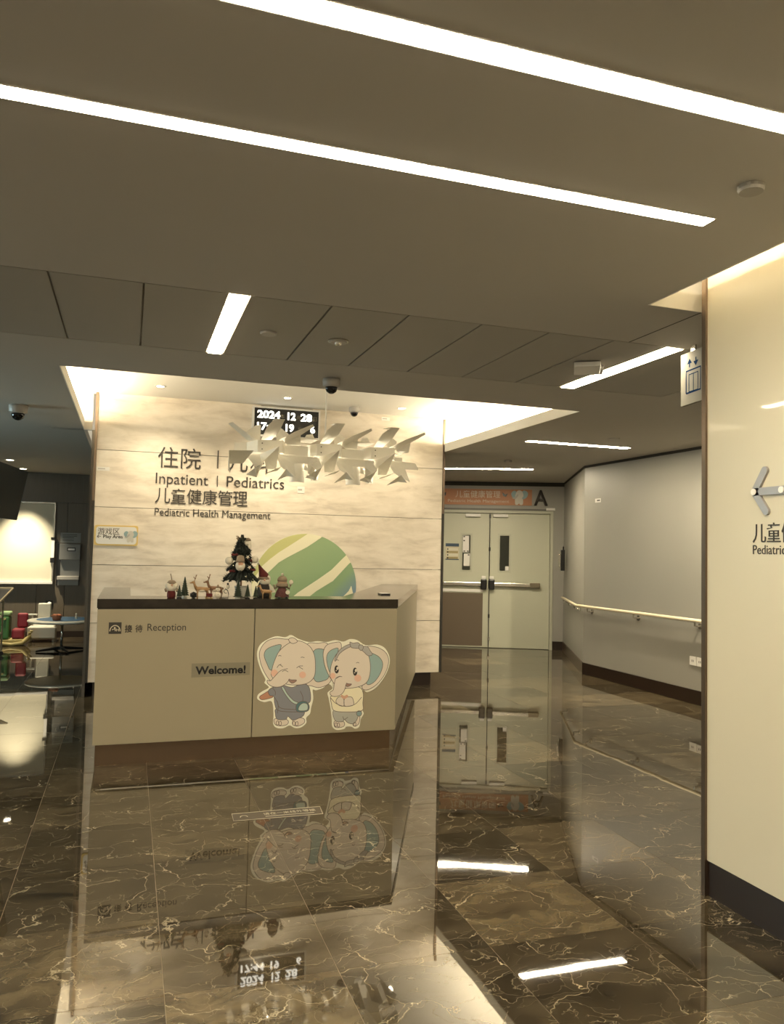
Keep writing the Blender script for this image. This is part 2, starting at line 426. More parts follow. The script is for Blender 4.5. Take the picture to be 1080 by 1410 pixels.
def cove(label, x0, x1, y0, y1):
    t = thing('cove_light', label, 'light', ((x0 + x1) / 2, (y0 + y1) / 2, LIP))
    obj('channel', B(x0 - 0.006, x1 + 0.006, y0 - 0.006, y1 + 0.006, LIP, LIP + 0.004), WHITE, t)
    obj('led_strip', B(x0, x1, y0, y1, LIP + 0.004, LIP + 0.010), COVEL, t)
cove('hidden cove light glowing over the raised ceiling end by the play area', -0.66, -0.62, 5.6, 8.3)
cove('hidden cove light glowing over the raised ceiling end by the corridor', 3.55, 3.59, 5.6, 8.3)
cove('hidden cove light washing the top of the cream glass column', 2.08, 2.11, -1.0, 3.0)

# ---- marble feature wall: slabs as parts
core = bm_(); box(core, -0.30, 3.30, 8.46, 13.0, 0.0, 2.664); box(core, -0.30, 3.30, 8.43, 8.46, 0.14, HT - 0.002)
wall = struct(obj('wall_marble', core, SEAM))
zj = [0.147, 0.732, 1.310, 1.889, 2.465, HT]
for a, b in zip(zj, zj[1:]):
    obj('marble_slab', B(-0.345, 3.388, 8.38, 8.43, a + 0.0025, b - 0.0025 if b < HT else b - 0.001), MARBLE, wall)
struct(obj('trim_3', B(-0.372, -0.347, 8.37, 8.47, 1.95, HT - 0.001), COPPER))
struct(obj('trim_10', B(-0.372, -0.347, 8.37, 8.47, 0.147, 1.95), SEAM))  # lower run of the bronze trim, its dark reflections put into the colour
struct(obj('trim_4', B(3.390, 3.416, 8.37, 8.47, 1.95, HT - 0.001), COPPER))
struct(obj('trim_11', B(3.390, 3.416, 8.37, 8.47, 0.147, 1.95), SEAM))  # same on this edge: dark colour stands in for dark reflections
struct(obj('baseboard_marble_wall', B(-0.30, 3.30, 8.415, 8.43, 0.0, 0.147), BASE))
struct(obj('wall_marble_side', B(-0.40, -0.372, 8.44, 13.9, 0.0, HC), WOOD))

# ---- play area far wall
pw_ = bm_(); box(pw_, -4, -0.3, 13.94, 14.0, 0, HC)
fw = struct(obj('wall_play_area', pw_, SEAM))
for (a, b) in ((-3.2, -2.6), (-2.6, -2.0), (-2.0, -1.4), (-1.4, -0.98), (-0.98, -0.40)):
    obj('panel', B(a + 0.004, b - 0.004, 13.90, 13.94, 0.10, 2.185), WOOD, fw)
obj('panel', B(-3.2, -0.40, 13.90, 13.94, 2.192, HC), WOOD, fw)
struct(obj('baseboard_play_area', B(-4, -0.4, 13.885, 13.90, 0, 0.10), BASE))
struct(obj('wall_left', B(-4.1, -4, 5.5, 14, 0, HC), WALLG))

# ---- corridor walls
def wallseg(bm, p, q, th, z0, z1):
    p = Vector((*p, 0)); q = Vector((*q, 0)); d = (q - p).normalized(); n = Vector((d.y, -d.x, 0)) * th
    v = [bm.verts.new(a + Vector((0, 0, z))) for z in (z0, z1) for a in (p, q, q + n, p + n)]
    for f in ((0, 1, 2, 3), (7, 6, 5, 4), (0, 4, 5, 1), (1, 5, 6, 2), (2, 6, 7, 3), (3, 7, 4, 0)): bm.faces.new([v[i] for i in f])
    return bm
PA, PB, PC = (5.68, 3.0), (5.545, 8.82), (6.566, 11.03)
struct(obj('wall_right', wallseg(bm_(), PA, PB, 0.12, 0, HC), WALLG))
struct(obj('wall_right_angled', wallseg(bm_(), PB, PC, 0.12, 0, HC), WALLG))
def off(p, q, o):
    d = (Vector(q) - Vector(p)).normalized(); n = Vector((-d.y, d.x)) * o
    return (p[0] + n.x, p[1] + n.y), (q[0] + n.x, q[1] + n.y)
struct(obj('baseboard_right', wallseg(bm_(), *off(PA, PB, 0.012), 0.012, 0, 0.145), BASE))
struct(obj('baseboard_right_angled', wallseg(bm_(), *off(PB, PC, 0.012), 0.012, 0, 0.145), M('brown_baseboard', lincol=(0.06, 0.035, 0.02), rough=0.3)))
tp = bm_()
wallseg(tp, *off(PA, PB, 0.008), 0.008, 2.635, HC); wallseg(tp, *off(PB, PC, 0.008), 0.008, 2.635, HC)
struct(obj('trim_5', tp, SEAM))

# ---- wall with the double doors (local frame: x along the wall, y away from the viewer)
DR = math.atan2(-0.407, 0.914)
def dstruct(name, bm, mat):
    o = obj(name, bm, mat, local=True); o.location = (5.52, 11.5, 0); o.rotation_euler = (0, 0, DR); return struct(o)
b_ = bm_(); box(b_, -2.3, -1.02, 0, 0.12, 0, 2.60); box(b_, 0.975, 1.16, 0, 0.12, 0, 2.60); box(b_, -1.02, 0.975, 0, 0.12, 2.20, 2.60)
wd_ = dstruct('wall_far', b_, WALLG)
dstruct('trim_6', box(bm_(), -2.3, 1.16, 0.012, 0.12, 2.60, HC), SEAM)
dstruct('baseboard_far', box(bm_(), 0.975, 1.15, -0.012, 0, 0, 0.14), BASE)
GREEN = M('door_paint', lincol=(0.47, 0.475, 0.37), rough=0.4)
FRM = M('door_frame_paint', lincol=(0.42, 0.42, 0.33), rough=0.4)
b_ = bm_(); box(b_, 0.93, 0.975, -0.015, 0.12, 0, 2.205); box(b_, -1.02, -0.975, -0.015, 0.12, 0, 2.205); box(b_, -0.975, 0.93, -0.015, 0.10, 2.16, 2.205)
dstruct('trim_7', b_, FRM)
b_ = bm_(); box(b_, -1.03, 0.99, -0.02, 0, 2.206, 2.235); dstruct('trim_8', b_, M('door_head_dark', lincol=(0.10, 0.095, 0.08)))
# room beyond the doors, seen through their glass
b_ = bm_(); box(b_, -1.2, 1.2, 2.6, 2.65, 0, 2.5); box(b_, -1.25, -1.2, 0.13, 2.6, 0, 2.5); box(b_, 1.2, 1.25, 0.13, 2.6, 0, 2.5); box(b_, -1.2, 1.2, 0.13, 2.6, 2.5, 2.55)
dstruct('wall_beyond', b_, M('beyond_wall', lincol=(0.5, 0.5, 0.44)))
bl = bm_(); box(bl, -0.9, -0.2, 1.2, 1.35, 2.485, 2.499)
bl = obj('linear_light', bl, M('beyond_diffuser', lincol=(0.8, 0.8, 0.8), emit=12), local=True); bl.location = (5.52, 11.5, 0); bl.rotation_euler = (0, 0, DR)
tag(bl, 'ceiling light of the room seen through the door windows', 'light')
GLS = bpy.data.materials.new('window_glass'); GLS.use_nodes = True
gb = GLS.node_tree.nodes['Principled BSDF']; gb.inputs['Base Color'].default_value = (0.75, 0.78, 0.74, 1); gb.inputs['Transmission Weight'].default_value = 1; gb.inputs['Roughness'].default_value = 0.02; gb.inputs['IOR'].default_value = 1.2
def door(idx, x0, x1, wx0, wx1, meeting, kick):
    d = bpy.data.objects.new('door_%d' % idx, None); COL.objects.link(d); d.location = (5.52, 11.5, 0); d.rotation_euler = (0, 0, DR); struct(d)
    wz0, wz1 = 1.235, 1.80
    b = bm_()
    for a in ((x0, wx0, 0.008, 2.155), (wx1, x1, 0.008, 2.155), (wx0, wx1, 0.008, wz0), (wx0, wx1, wz1, 2.155)): box(b, a[0], a[1], 0.03, 0.08, a[2], a[3])
    obj('leaf', b, GREEN, d, local=True)
    b = bm_(); e = 0.03
    for a in ((wx0 - e, wx0, wz0 - e, wz1 + e), (wx1, wx1 + e, wz0 - e, wz1 + e), (wx0, wx1, wz0 - e, wz0), (wx0, wx1, wz1, wz1 + e)): box(b, a[0], a[1], 0.022, 0.03, a[2], a[3])
    obj('window_frame', b, FRM, d, local=True)
    obj('pane', box(bm_(), wx0, wx1, 0.05, 0.056, wz0, wz1), GLS, d, local=True)
    s = 1 if x1 > 0.5 else -1
    bar0, bar1 = (x0 + 0.03, x1 - 0.15) if s > 0 else (x0 + 0.03, x1 - 0.08)
    b = bm_(); box(b, bar0, bar1, -0.035, -0.005, 0.985, 1.045, 0.008)
    pb = obj('push_bar', b, STEEL, d, local=True)
    xe = bar0 if s > 0 else bar1
    b = bm_(); box(b, xe - 0.05, xe + 0.05, -0.05, 0.03, 0.93, 1.10, 0.02); obj('latch_housing', b, BLACK, pb, local=True)
    b = bm_(); box(b, xe - 0.035, xe + 0.035, -0.03, 0.03, 1.10, 1.145, 0.006); obj('latch_cap', b, WHITE, pb, local=True)
    e0 = bar1 if s > 0 else bar0
    b = bm_(); box(b, e0 - 0.16 if s > 0 else e0, e0 if s > 0 else e0 + .16, -0.045, 0.03, 0.975, 1.055, 0.006); obj('bar_end_cap', b, M('cap_metal', lincol=(0.20, 0.17, 0.12), rough=0.4, metal=0.6), pb, local=True)
    c0 = 0.02 if s > 0 else -0.42
    b = bm_(); box(b, c0, c0 + 0.24, -0.03, 0.03, 2.095, 2.145, 0.006); obj('door_closer', b, WHITE, d, local=True)
    if kick:
        b = bm_(); box(b, x0 + 0.02, x1 - 0.09, 0.024, 0.03, 0.03, 0.87); lab(obj('kick_plate', b, M('kick_plate', lincol=(0.13, 0.10, 0.07), rough=0.3), d, local=True), 'dark brown kick plate')
        b = bm_(); box(b, x0 + 0.02, x1 - 0.09, 0.016, 0.03, 0.885, 0.93); obj('kick_trim', b, WHITE, d, local=True)
    return d
door(1, -0.97, -0.035, -0.465, -0.335, None, True)
door(2, -0.020, 0.925, 0.135, 0.285, None, False)
def onwall(name, bm, mat, parent=None, **k):
    o = obj(name, bm, mat, parent, local=True)
    if parent is None: o.location = (5.52, 11.5, 0); o.rotation_euler = (0, 0, DR)
    return o
b_ = bm_(); box(b_, -0.034, -0.021, 0.018, 0.03, 0.01, 2.15)
ast = onwall('astragal', b_, SEAM); tag(ast, 'dark meeting strip with rods between the two door leaves', 'door strip')
for z in (0.12, 0.48, 1.55, 2.08):
    b_ = bm_(); box(b_, -0.04, -0.012, 0.002, 0.02, z, z + 0.06, 0.003); onwall('bolt', b_, BLACK if z > 0.2 else STEEL, ast)
# banner above the doors
bt = thing('banner_sign', 'orange banner with white lettering and a small elephant above the doors', 'sign', (5.52, 11.5, 0), DR)
F_ = frame((0, 0, 0), (1, 0, 0), (0, 0, 1))
def wf(x, y, z): return (Vector((x, y, z)), Vector((1, 0, 0)), Vector((0, 0, 1)), Vector((0, -1, 0)))
b_ = bm_(); box(b_, -0.85, 0.633, -0.02, 0, 2.29, 2.545); obj('board', b_, M('banner_orange', lincol=(0.40, 0.17, 0.075), rough=0.5), bt, local=True)
obj('lettering', text_bm('儿童健康管理', wf(-0.59, -0.021, 2.405), 0.72, 0.115, 0.002), M('banner_text', lincol=(0.62, 0.55, 0.44)), bt, local=True)
obj('lettering', text_bm('Pediatric Health Management', wf(-0.71, -0.021, 2.315), 0.98, 0.06, 0.002), MATS['banner_text'], bt, local=True)
obj('arrow', prism(bm_(), [(-0.83, 2.45), (-0.74, 2.49), (-0.745, 2.44), (-0.80, 2.40)], wf(0, -0.022, 0), 0.002), BLACK, bt, local=True)
for pts in ([(0.16, 2.50), (0.21, 2.46), (0.25, 2.48), (0.22, 2.42), (0.17, 2.44)],):
    obj('arrow', prism(bm_(), pts, wf(0, -0.022, 0), 0.002), BLACK, bt, local=True)
EG = M('elephant_grey', lincol=(0.55, 0.52, 0.45)); EB = M('elephant_blue', lincol=(0.25, 0.36, 0.37)); EP = M('print_pink', lincol=(0.72, 0.42, 0.28))
def mini_elephant(parent, fr, s, y0=0.0):
    """small printed elephant, about s wide, standing on the frame origin"""
    e = bpy.data.objects.new('elephant', None); COL.objects.link(e); e.parent = parent
    def lay(n, pts, mat, k, sm=True):
        O, U, V, Nn = fr; f2 = (O + Nn * (0.0006 * k), U * s, V * s, Nn)
        obj(n, prism(bm_(), spline(pts, 4) if sm else pts, f2, 0.0005), mat, e, local=True)
    lay('ear', [(-0.05, 0.62), (-0.28, 0.9), (-0.5, 0.75), (-0.45, 0.5), (-0.25, 0.35)], EB, 1)
    lay('ear', [(0.05, 0.62), (0.28, 0.92), (0.55, 0.78), (0.48, 0.48), (0.2, 0.35)], EB, 1)
    lay('body', [(-0.22, 0.4), (0.2, 0.4), (0.25, 0.1), (0.2, 0.0), (0.05, 0.0), (0.0, 0.1), (-0.08, 0.0), (-0.22, 0.0), (-0.26, 0.15)], EG, 2)
    lay('head', [(-0.25, 0.6), (-0.1, 0.9), (0.15, 0.88), (0.27, 0.6), (0.12, 0.38), (-0.15, 0.38)], EG, 3)
    lay('trunk', [(-0.05, 0.6), (-0.2, 0.4), (-0.4, 0.38), (-0.42, 0.45), (-0.25, 0.5), (-0.12, 0.66)], M('print_grey_dark', lincol=(0.40, 0.38, 0.34)), 4)
mini_elephant(bt, (Vector((0.43, -0.023, 2.30)), Vector((1, 0, 0)), Vector((0, 0, 1)), Vector((0, -1, 0))), 0.25)
la = obj('wall_letter', text_bm('A', wf(0.665, -0.015, 2.29), 0.215, 0.25, 0.015, bold=0.02), INK, local=True); la.location = (5.52, 11.5, 0); la.rotation_euler = (0, 0, DR)
tag(la, 'large black letter A mounted beside the orange banner', 'letter')
# door notices and small things on that wall
pt = thing('notice_poster', 'blue headed notice with four rows on the door leaf with the dark kick plate', 'poster', (5.52, 11.5, 0), DR)
b_ = bm_(); box(b_, -0.735, -0.52, 0.027, 0.0295, 1.395, 1.66); obj('sheet', b_, M('poster_cream', lincol=(0.55, 0.50, 0.36)), pt, local=True)
b_ = bm_(); box(b_, -0.735, -0.52, 0.0255, 0.027, 1.395, 1.41); obj('footer', b_, M('poster_blue', lincol=(0.03, 0.06, 0.10)), pt, local=True)
b_ = bm_(); box(b_, -0.735, -0.52, 0.0255, 0.027, 1.61, 1.66); obj('header', b_, M('poster_blue', lincol=(0.03, 0.06, 0.10)), pt, local=True)
for i in range(4):
    z = 1.565 - 0.047 * i
    b_ = bm_(); box(b_, -0.72, -0.535, 0.0255, 0.027, z - 0.012, z + 0.016); obj('row', b_, M('poster_row%d' % (i % 2), lincol=((0.62, 0.6, 0.5) if i % 2 == 0 else (0.30, 0.24, 0.10))), pt, local=True)
    obj('dot', prism(bm_(), circ(-0.70, z + 0.002, 0.012, n=12), wf(0, 0.024, 0), 0.001), INK, pt, local=True)
pn = thing('window_notice', 'white paper notice with small dark marks stuck on the door window', 'notice', (5.52, 11.5, 0), DR)
for q in ((-0.46, -0.36, 1.52, 1.79), (-0.44, -0.34, 1.30, 1.50)):
    b_ = bm_(); box(b_, q[0], q[1], 0.046, 0.049, q[2], q[3]); obj('sheet', b_, WHITE, pn, local=True)
for a in ((-0.45, 1.765), (-0.45, 1.70), (-0.445, 1.53), (-0.39, 1.53), (-0.375, 1.47)):
    b_ = bm_(); box(b_, a[0], a[0] + 0.025, 0.0445, 0.046, a[1], a[1] + 0.018); obj('mark', b_, INK, pn, local=True)
wn = thing('window_notice', 'small white note at the foot of the second door window', 'notice', (5.52, 11.5, 0), DR)
obj('sheet', box(bm_(), 0.225, 0.283, 0.046, 0.049, 1.24, 1.31), WHITE, wn, local=True)
ws = onwall('wall_sticker', box(bm_(), 0.86, 1.0, -0.024, -0.02, 2.215, 2.255), WHITE); tag(ws, 'small white label over the door frame corner under the letter A', 'sticker')
# phone handset holder near the far corner of the angled wall
hh = thing('wall_intercom', 'black and silver wall intercom near the corner beyond the doors', 'intercom', (6.335, 10.60, 1.27), math.radians(-114.6 + 90))
b_ = bm_(); box(b_, -0.07, -0.01, -0.06, 0.06, 0, 0.32, 0.01); obj('housing', b_, BLACK, hh, local=True)
b_ = bm_(); box(b_, -0.10, -0.065, -0.025, 0.025, 0.05, 0.25, 0.01); obj('handset', b_, STEEL, hh, local=True)
b_ = bm_(); box(b_, -0.04, -0.02, -0.02, 0.02, 0.32, 0.37, 0.005); obj('antenna', b_, BLACK, hh, local=True)

# ---- handrail
hr = thing('handrail', 'cream handrail on steel brackets along the grey wall', 'handrail', (5.5, 8.8, 0))
pts = []
(q0, q1), (q2, q3) = off(PA, PB, 0.075), off(PB, PC, 0.075)
d2 = (Vector(PC) - Vector(PB)).normalized()
e2 = Vector(q2) + d2 * 1.90
rail = [(q0[0], q0[1] + 0.4, 0.865), (q1[0] + 0.002, q1[1] - 0.05, 0.865), (q2[0] - 0.012, q2[1] + 0.01, 0.865), (e2.x, e2.y, 0.865)]
obj('rail', tube(bm_(), rail, 0.019, 12), M('rail_cream', lincol=(0.66, 0.58, 0.42), rough=0.35), hr, smooth=True)
def bracket(p, n):
    b = bm_(); P = Vector((p[0], p[1], 0.865)); n = Vector((n[0], n[1], 0))
    tube(b, [P + Vector((0, 0, -0.018)), P + Vector((0, 0, -0.055)), P - n * 0.03 + Vector((0, 0, -0.06)), P - n * 0.070 + Vector((0, 0, -0.06))], 0.009, 8)
    tube(b, [P - n * 0.066 + Vector((0, 0, -0.06)), P - n * 0.0745 + Vector((0, 0, -0.06))], 0.03, 12)
    obj('bracket', b, STEEL, hr)
dd = (Vector(PB) - Vector(PA)).normalized(); nn = (-dd.y, dd.x)
for y in (8.62, 7.70, 6.70, 5.7, 4.7):
    x = PA[0] + (y - PA[1]) * (PB[0] - PA[0]) / (PB[1] - PA[1]); bracket((x + nn[0] * 0.075, y + nn[1] * 0.075), nn)
nn2 = (-d2.y, d2.x)
for s in (0.3, 1.0, 1.7):
    p = Vector(PB) + d2 * s; bracket((p.x + nn2[0] * 0.075, p.y + nn2[1] * 0.075), nn2)

def on_right(y): return PA[0] + (y - PA[1]) * (PB[0] - PA[0]) / (PB[1] - PA[1])
so = thing('wall_socket', 'white double wall socket low on the grey wall under the handrail', 'socket', (on_right(6.75), 6.75, 0.44), math.radians(1.33))
for k in (-0.052, 0.052):
    b_ = bm_(); box(b_, -0.012, -0.0005, k - 0.048, k + 0.048, -0.045, 0.045, 0.003); pl = obj('plate', b_, WHITE, so, local=True)
    b_ = bm_(); box(b_, -0.0135, -0.0125, k - 0.014, k - 0.007, -0.01, 0.012); box(b_, -0.0135, -0.0125, k + 0.007, k + 0.014, -0.01, 0.012); obj('slot', b_, INK, pl, local=True)
lb = thing('wall_sticker', 'tiny white label high on the grey wall above the handrail', 'sticker', (on_right(8.52), 8.52, 2.2), math.radians(1.33))
obj('sheet', box(bm_(), -0.003, -0.0005, -0.06, 0.06, -0.025, 0.025), WHITE, lb, local=True)
obj('print', box(bm_(), -0.0038, -0.003, -0.045, 0.02, -0.008, 0.008), INK, lb, local=True)

# ================================================================== GLASS COLUMN
colm = bm_(); box(colm, 2.507, 4.2, -2.8, 2.955, 0.155, HT - 0.001)
column = struct(obj('wall_column', colm, GLASSW))
obj('glass_panel', B(2.500, 2.507, -2.8, 2.950, 0.155, HT - 0.001), GLASSW, column)
struct(obj('baseboard_column', B(2.504, 4.2, -2.8, 2.953, 0, 0.150), BASE))
struct(obj('trim_9', B(2.488, 2.507, 2.950, 2.975, 0.0, HT - 0.001), COPPER))
cf = lambda y, z, o=0.0: (Vector((2.4995 - o, y, z)), Vector((0, -1, 0)), Vector((0, 0, 1)), Vector((-1, 0, 0)))
ar = thing('arrow_sign', 'grey metal arrow fixed to the cream glass column with bright studs', 'arrow', (2.5, 2.664, 1.70))
GM = M('arrow_grey', lincol=(0.36, 0.35, 0.35), rough=0.35, metal=0.3)
def bar2(p, q, wd):
    d = (Vector(q) - Vector(p)).normalized(); n = Vector((-d.y, d.x)) * wd / 2
    a0 = math.atan2(n.y, n.x)
    pts = [(q[0] + wd / 2 * math.cos(a0 - PI * k / 8), q[1] + wd / 2 * math.sin(a0 - PI * k / 8)) for k in range(9)]
    pts += [(p[0] + wd / 2 * math.cos(a0 - PI - PI * k / 8), p[1] + wd / 2 * math.sin(a0 - PI - PI * k / 8)) for k in range(9)]
    return pts
tip = (-2.655, 1.785)
for q in ((-2.598, 1.872), (-2.592, 1.702), (-2.33, 1.785)):
    obj('arrow_bar', prism(bm_(), bar2(tip, q, 0.032), cf(0, 0, 0.012), 0.012), GM, ar)
for y in (-2.655, -2.506, -2.345):
    obj('stud', prism(bm_(), circ(y, 1.785, 0.014, n=16), cf(0, 0, 0.016), 0.004), M('stud_bright', lincol=(0.88, 0.86, 0.80), rough=0.2), ar)
tt = thing('column_lettering', 'dark column lettering below the grey arrow, larger Chinese line over a small English line', 'lettering', (2.5, 2.67, 1.52))
obj('lettering', text_bm('儿童健康管理', cf(2.672, 1.572), 0.46, 0.082, 0.003), INK, tt)
obj('lettering', text_bm('Pediatric Health Management', cf(2.672, 1.524), 0.60, 0.040, 0.002, capref=0.72), INK, tt)

# ---- elevator sign hanging beside the column
eu = Vector((2.865 - 2.9, 3.385 - 3.637, 0)).normalized()
en = eu.cross(Vector((0, 0, 1))).normalized()
es = thing('elevator_sign', 'white hanging sign with blue elevator symbol and up and down arrows', 'sign', (2.9, 3.637, 2.347))
ef = (Vector((2.9, 3.637, 2.347)), eu, Vector((0, 0, 1)), en)
obj('board', prism(bm_(), [(0, 0), (0.56, 0), (0.56, 0.288), (0, 0.288)], (ef[0], ef[1], ef[2], ef[3]), 0.02), M('sign_white', lincol=(0.24, 0.23, 0.20), rough=0.9, spec=0.0), es)
obj('hanger', prism(bm_(), [(0.10, 0.288), (0.14, 0.288), (0.14, 0.318), (0.10, 0.318)], ef, 0.012), STEEL, es)
obj('hanger', prism(bm_(), [(0.42, 0.288), (0.46, 0.288), (0.46, 0.318), (0.42, 0.318)], ef, 0.012), STEEL, es)
NAVY = M('sign_navy', lincol=(0.012, 0.03, 0.075), rough=0.9, spec=0.0)
ef2 = (ef[0] + en * 0.0008, ef[1], ef[2], ef[3])
b_ = bm_()
for pts, wd in (([(0.055, 0.062), (0.055, 0.185), (0.195, 0.185), (0.195, 0.062)], 0.010), ([(0.083, 0.066), (0.083, 0.162), (0.170, 0.162), (0.170, 0.066)], 0.007)):
    ribbon(b_, pts + [pts[0]], wd, ef2)
ribbon(b_, [(0.1265, 0.066), (0.1265, 0.160)], 0.006, ef2)
obj('elevator_symbol', b_, NAVY, es)
for x, s in ((0.088, 1), (0.150, -1)):
    b_ = bm_(); c = 0.225
    ribbon(b_, [(x, c - 0.022 * s), (x, c + 0.010 * s)], 0.010, ef2)
    b_.faces.new([b_.verts.new(ef2[0] + eu * p[0] + Vector((0, 0, p[1]))) for p in ((x - 0.024, c - 0.002 * s), (x + 0.024, c - 0.002 * s), (x, c + 0.026 * s))])
    obj('arrow', b_, NAVY, es)
obj('lettering', text_bm('电梯', (ef[0] + eu * 0.262 + Vector((0, 0, 0.13)), eu, Vector((0, 0, 1)), en), 0.2, 0.10, 0.001), NAVY, es)

# ================================================================== RECEPTION DESK
DX0, DX1, DY = -0.19, 1.957, 5.71
SX, SY = 3.10, 8.37      # where the splayed side meets the marble wall
desk = thing('reception_desk', 'olive grey reception desk with dark stone top and bronze plinth', 'desk', (0.9, 5.9, 0))
b_ = bm_(); box(b_, DX0, 0.872, DY, DY + 0.03, 0.157, 1.070, 0.002); obj('front_panel', b_, DESK, desk)
b_ = bm_(); box(b_, 0.878, DX1, DY, DY + 0.03, 0.157, 1.070, 0.002); obj('front_panel', b_, DESK, desk)
obj('carcass', B(DX0 + 0.02, DX1 - 0.02, DY + 0.03, DY + 0.06, 0.16, 1.07), SEAM, desk)
sd = Vector((SX - DX1, SY - DY, 0)).normalized(); sn = Vector((sd.y, -sd.x, 0))
def poly_z(pts, z0, z1, bev=0):
    b = bm_(); v0 = [b.verts.new((p[0], p[1], z0)) for p in pts]; v1 = [b.verts.new((p[0], p[1], z1)) for p in pts]
    b.faces.new(v0[::-1]); b.faces.new(v1)
    for i in range(len(pts)): j = (i + 1) % len(pts); b.faces.new((v0[i], v0[j], v1[j], v1[i]))
    return b
obj('side_panel', poly_z([(DX1, DY + 0.004), (SX, SY), (SX - 0.04, SY), (DX1 - 0.03, DY + 0.031)], 0.157, 1.070), DESK, desk)
obj('side_panel', B(DX0, DX0 + 0.03, DY + 0.031, 7.3, 0.157, 1.070), DESK, desk)
lab(obj('plinth', poly_z([(DX0 + 0.015, DY + 0.085), (DX1 - 0.012, DY + 0.085), (SX - 0.09, SY), (SX - 0.13, SY), (DX1 - 0.06, DY + 0.13), (DX0 + 0.05, DY + 0.13), (DX0 + 0.05, 7.28), (DX0 + 0.015, 7.28)], 0.0, 0.157), BRONZE, desk), 'recessed bronze plinth')
ct = [(DX0 - 0.004, DY - 0.006), (DX1 + 0.004, DY - 0.006), (SX + 0.006, SY), (SX - 0.42, SY), (DX1 - 0.33, DY + 0.36), (DX0 + 0.21, DY + 0.36), (DX0 + 0.21, 7.3), (DX0 - 0.004, 7.3)]
obj('shadow_gap', poly_z([(p[0] * 0.995 + 0.004, p[1] + 0.01 if p[1] < 8 else p[1]) for p in ct], 1.070, 1.078), SEAM, desk)
lab(obj('countertop', poly_z(ct, 1.078, 1.140), STONE, desk), 'polished dark stone top')
# inner work surface
obj('work_surface', poly_z([(DX0 + 0.03, DY + 0.06), (DX1 - 0.05, DY + 0.06), (DX1 + 0.4, 6.7), (DX0 + 0.03, 6.7)], 0.70, 0.73), DESK, desk)
CT = 1.140
dfr = lambda x, z, o=0.0: (Vector((x, DY - 0.0005 - o, z)), Vector((1, 0, 0)), Vector((0, 0, 1)), Vector((0, -1, 0)))
rl = thing('reception_lettering', 'dark logo tile and Reception lettering at the top of the desk front', 'lettering', (-0.114, DY, 0.9))
obj('logo_tile', prism(bm_(), [(-0.114, 0.903), (-0.032, 0.903), (-0.032, 0.981), (-0.114, 0.981)], dfr(0, 0, 0.003), 0.003), INK, rl)
b_ = bm_(); f3 = dfr(0, 0, 0.0038)
ribbon(b_, [(-0.073 + 0.033 * math.cos(a), 0.920 + 0.040 * math.sin(a)) for a in [PI * k / 14 for k in range(15)]], 0.006, f3)
ribbon(b_, [(-0.092, 0.930), (-0.085, 0.934), (-0.078, 0.934), (-0.078, 0.948), (-0.072, 0.948), (-0.072, 0.922)], 0.005, f3)
ribbon(b_, [(-0.064, 0.920), (-0.064, 0.938), (-0.057, 0.928), (-0.050, 0.938), (-0.050, 0.920)], 0.005, f3)
obj('logo', b_, M('logo_cream', lincol=(0.62, 0.56, 0.42)), rl)
obj('lettering', text_bm('接', dfr(-0.010, 0.911), 0.048, 0.052, 0.002, bold=0.012), INK, rl)
obj('lettering', text_bm('待', dfr(0.058, 0.911), 0.048, 0.052, 0.002, bold=0.012), INK, rl)
obj('lettering', text_bm('Reception', dfr(0.138, 0.921), 0.258, 0.052, 0.002, capref=0.73), INK, rl)
wl = thing('welcome_sticker', 'translucent sticker reading Welcome! in bold black on the desk front', 'sticker', (0.643, DY, 0.59))
obj('film', prism(bm_(), [(0.443, 0.592), (0.850, 0.600), (0.850, 0.690), (0.443, 0.690)], dfr(0, 0, 0.0012), 0.001), M('sticker_film', lincol=(0.25, 0.225, 0.16), rough=0.3), wl)
obj('lettering', text_bm('Welcome!', dfr(0.470, 0.615, 0.0012), 0.350, 0.054, 0.0008, bold=0.03, capref=0.72), M('pure_ink', lincol=(0.006, 0.006, 0.006)), wl)

# ---- the die-cut sticker with two cartoon elephants
CO = ((0.819, 0.958), (2.035, 0.947), (0.844, 0.134), (2.054, 0.068))
def A(u, v):
    s, t = u / 1080, v / 785
    g = lambda i: (CO[0][i] * (1 - s) + CO[1][i] * s) * (1 - t) + (CO[2][i] * (1 - s) + CO[3][i] * s) * t
    return (g(0), g(1))
st = thing('elephant_sticker', 'die-cut sticker of two cartoon elephants in clothes on the desk front', 'sticker', (1.4, DY, 0.15))
PK = lambda n, c: M('print_' + n, lincol=c, rough=0.45)
SKIN = PK('skin', (0.80, 0.71, 0.60)); TEAL = PK('teal', (0.34, 0.48, 0.46)); BORD = PK('border', (0.95, 0.93, 0.78)); GRY = PK('slate', (0.26, 0.265, 0.29))
LINE = PK('outline', (0.16, 0.12, 0.10)); CHK = PK('cheek', (0.84, 0.54, 0.40)); MOU = PK('mouth', (0.36, 0.22, 0.17)); BAG = PK('bag', (0.10, 0.20, 0.22)); BAG2 = PK('bag_light', (0.52, 0.64, 0.58))
CRM = PK('cream', (0.92, 0.85, 0.62)); PAN = PK('pants', (0.46, 0.46, 0.41)); HAND = PK('hand', (0.55, 0.27, 0.17)); RIB = PK('ribbon', (0.46, 0.44, 0.41)); TOE = PK('toe', (0.80, 0.72, 0.6)); DRK = PK('eye', (0.03, 0.025, 0.02)); SK2 = PK('skin_shade', (0.50, 0.42, 0.34))
def art(parent, name, pts, mat, layer, sm=True, stroke=True, k=5):
    pts = spline(pts, k) if sm else pts
    P = [A(*p) for p in pts]
    fr = dfr(0, 0, 0.003 + 0.00035 * layer)
    o = obj(name, prism(bm_(), P, fr, 0.0003), mat, parent)
    if stroke: strokes.append((P, layer, True))
    return o
strokes = []
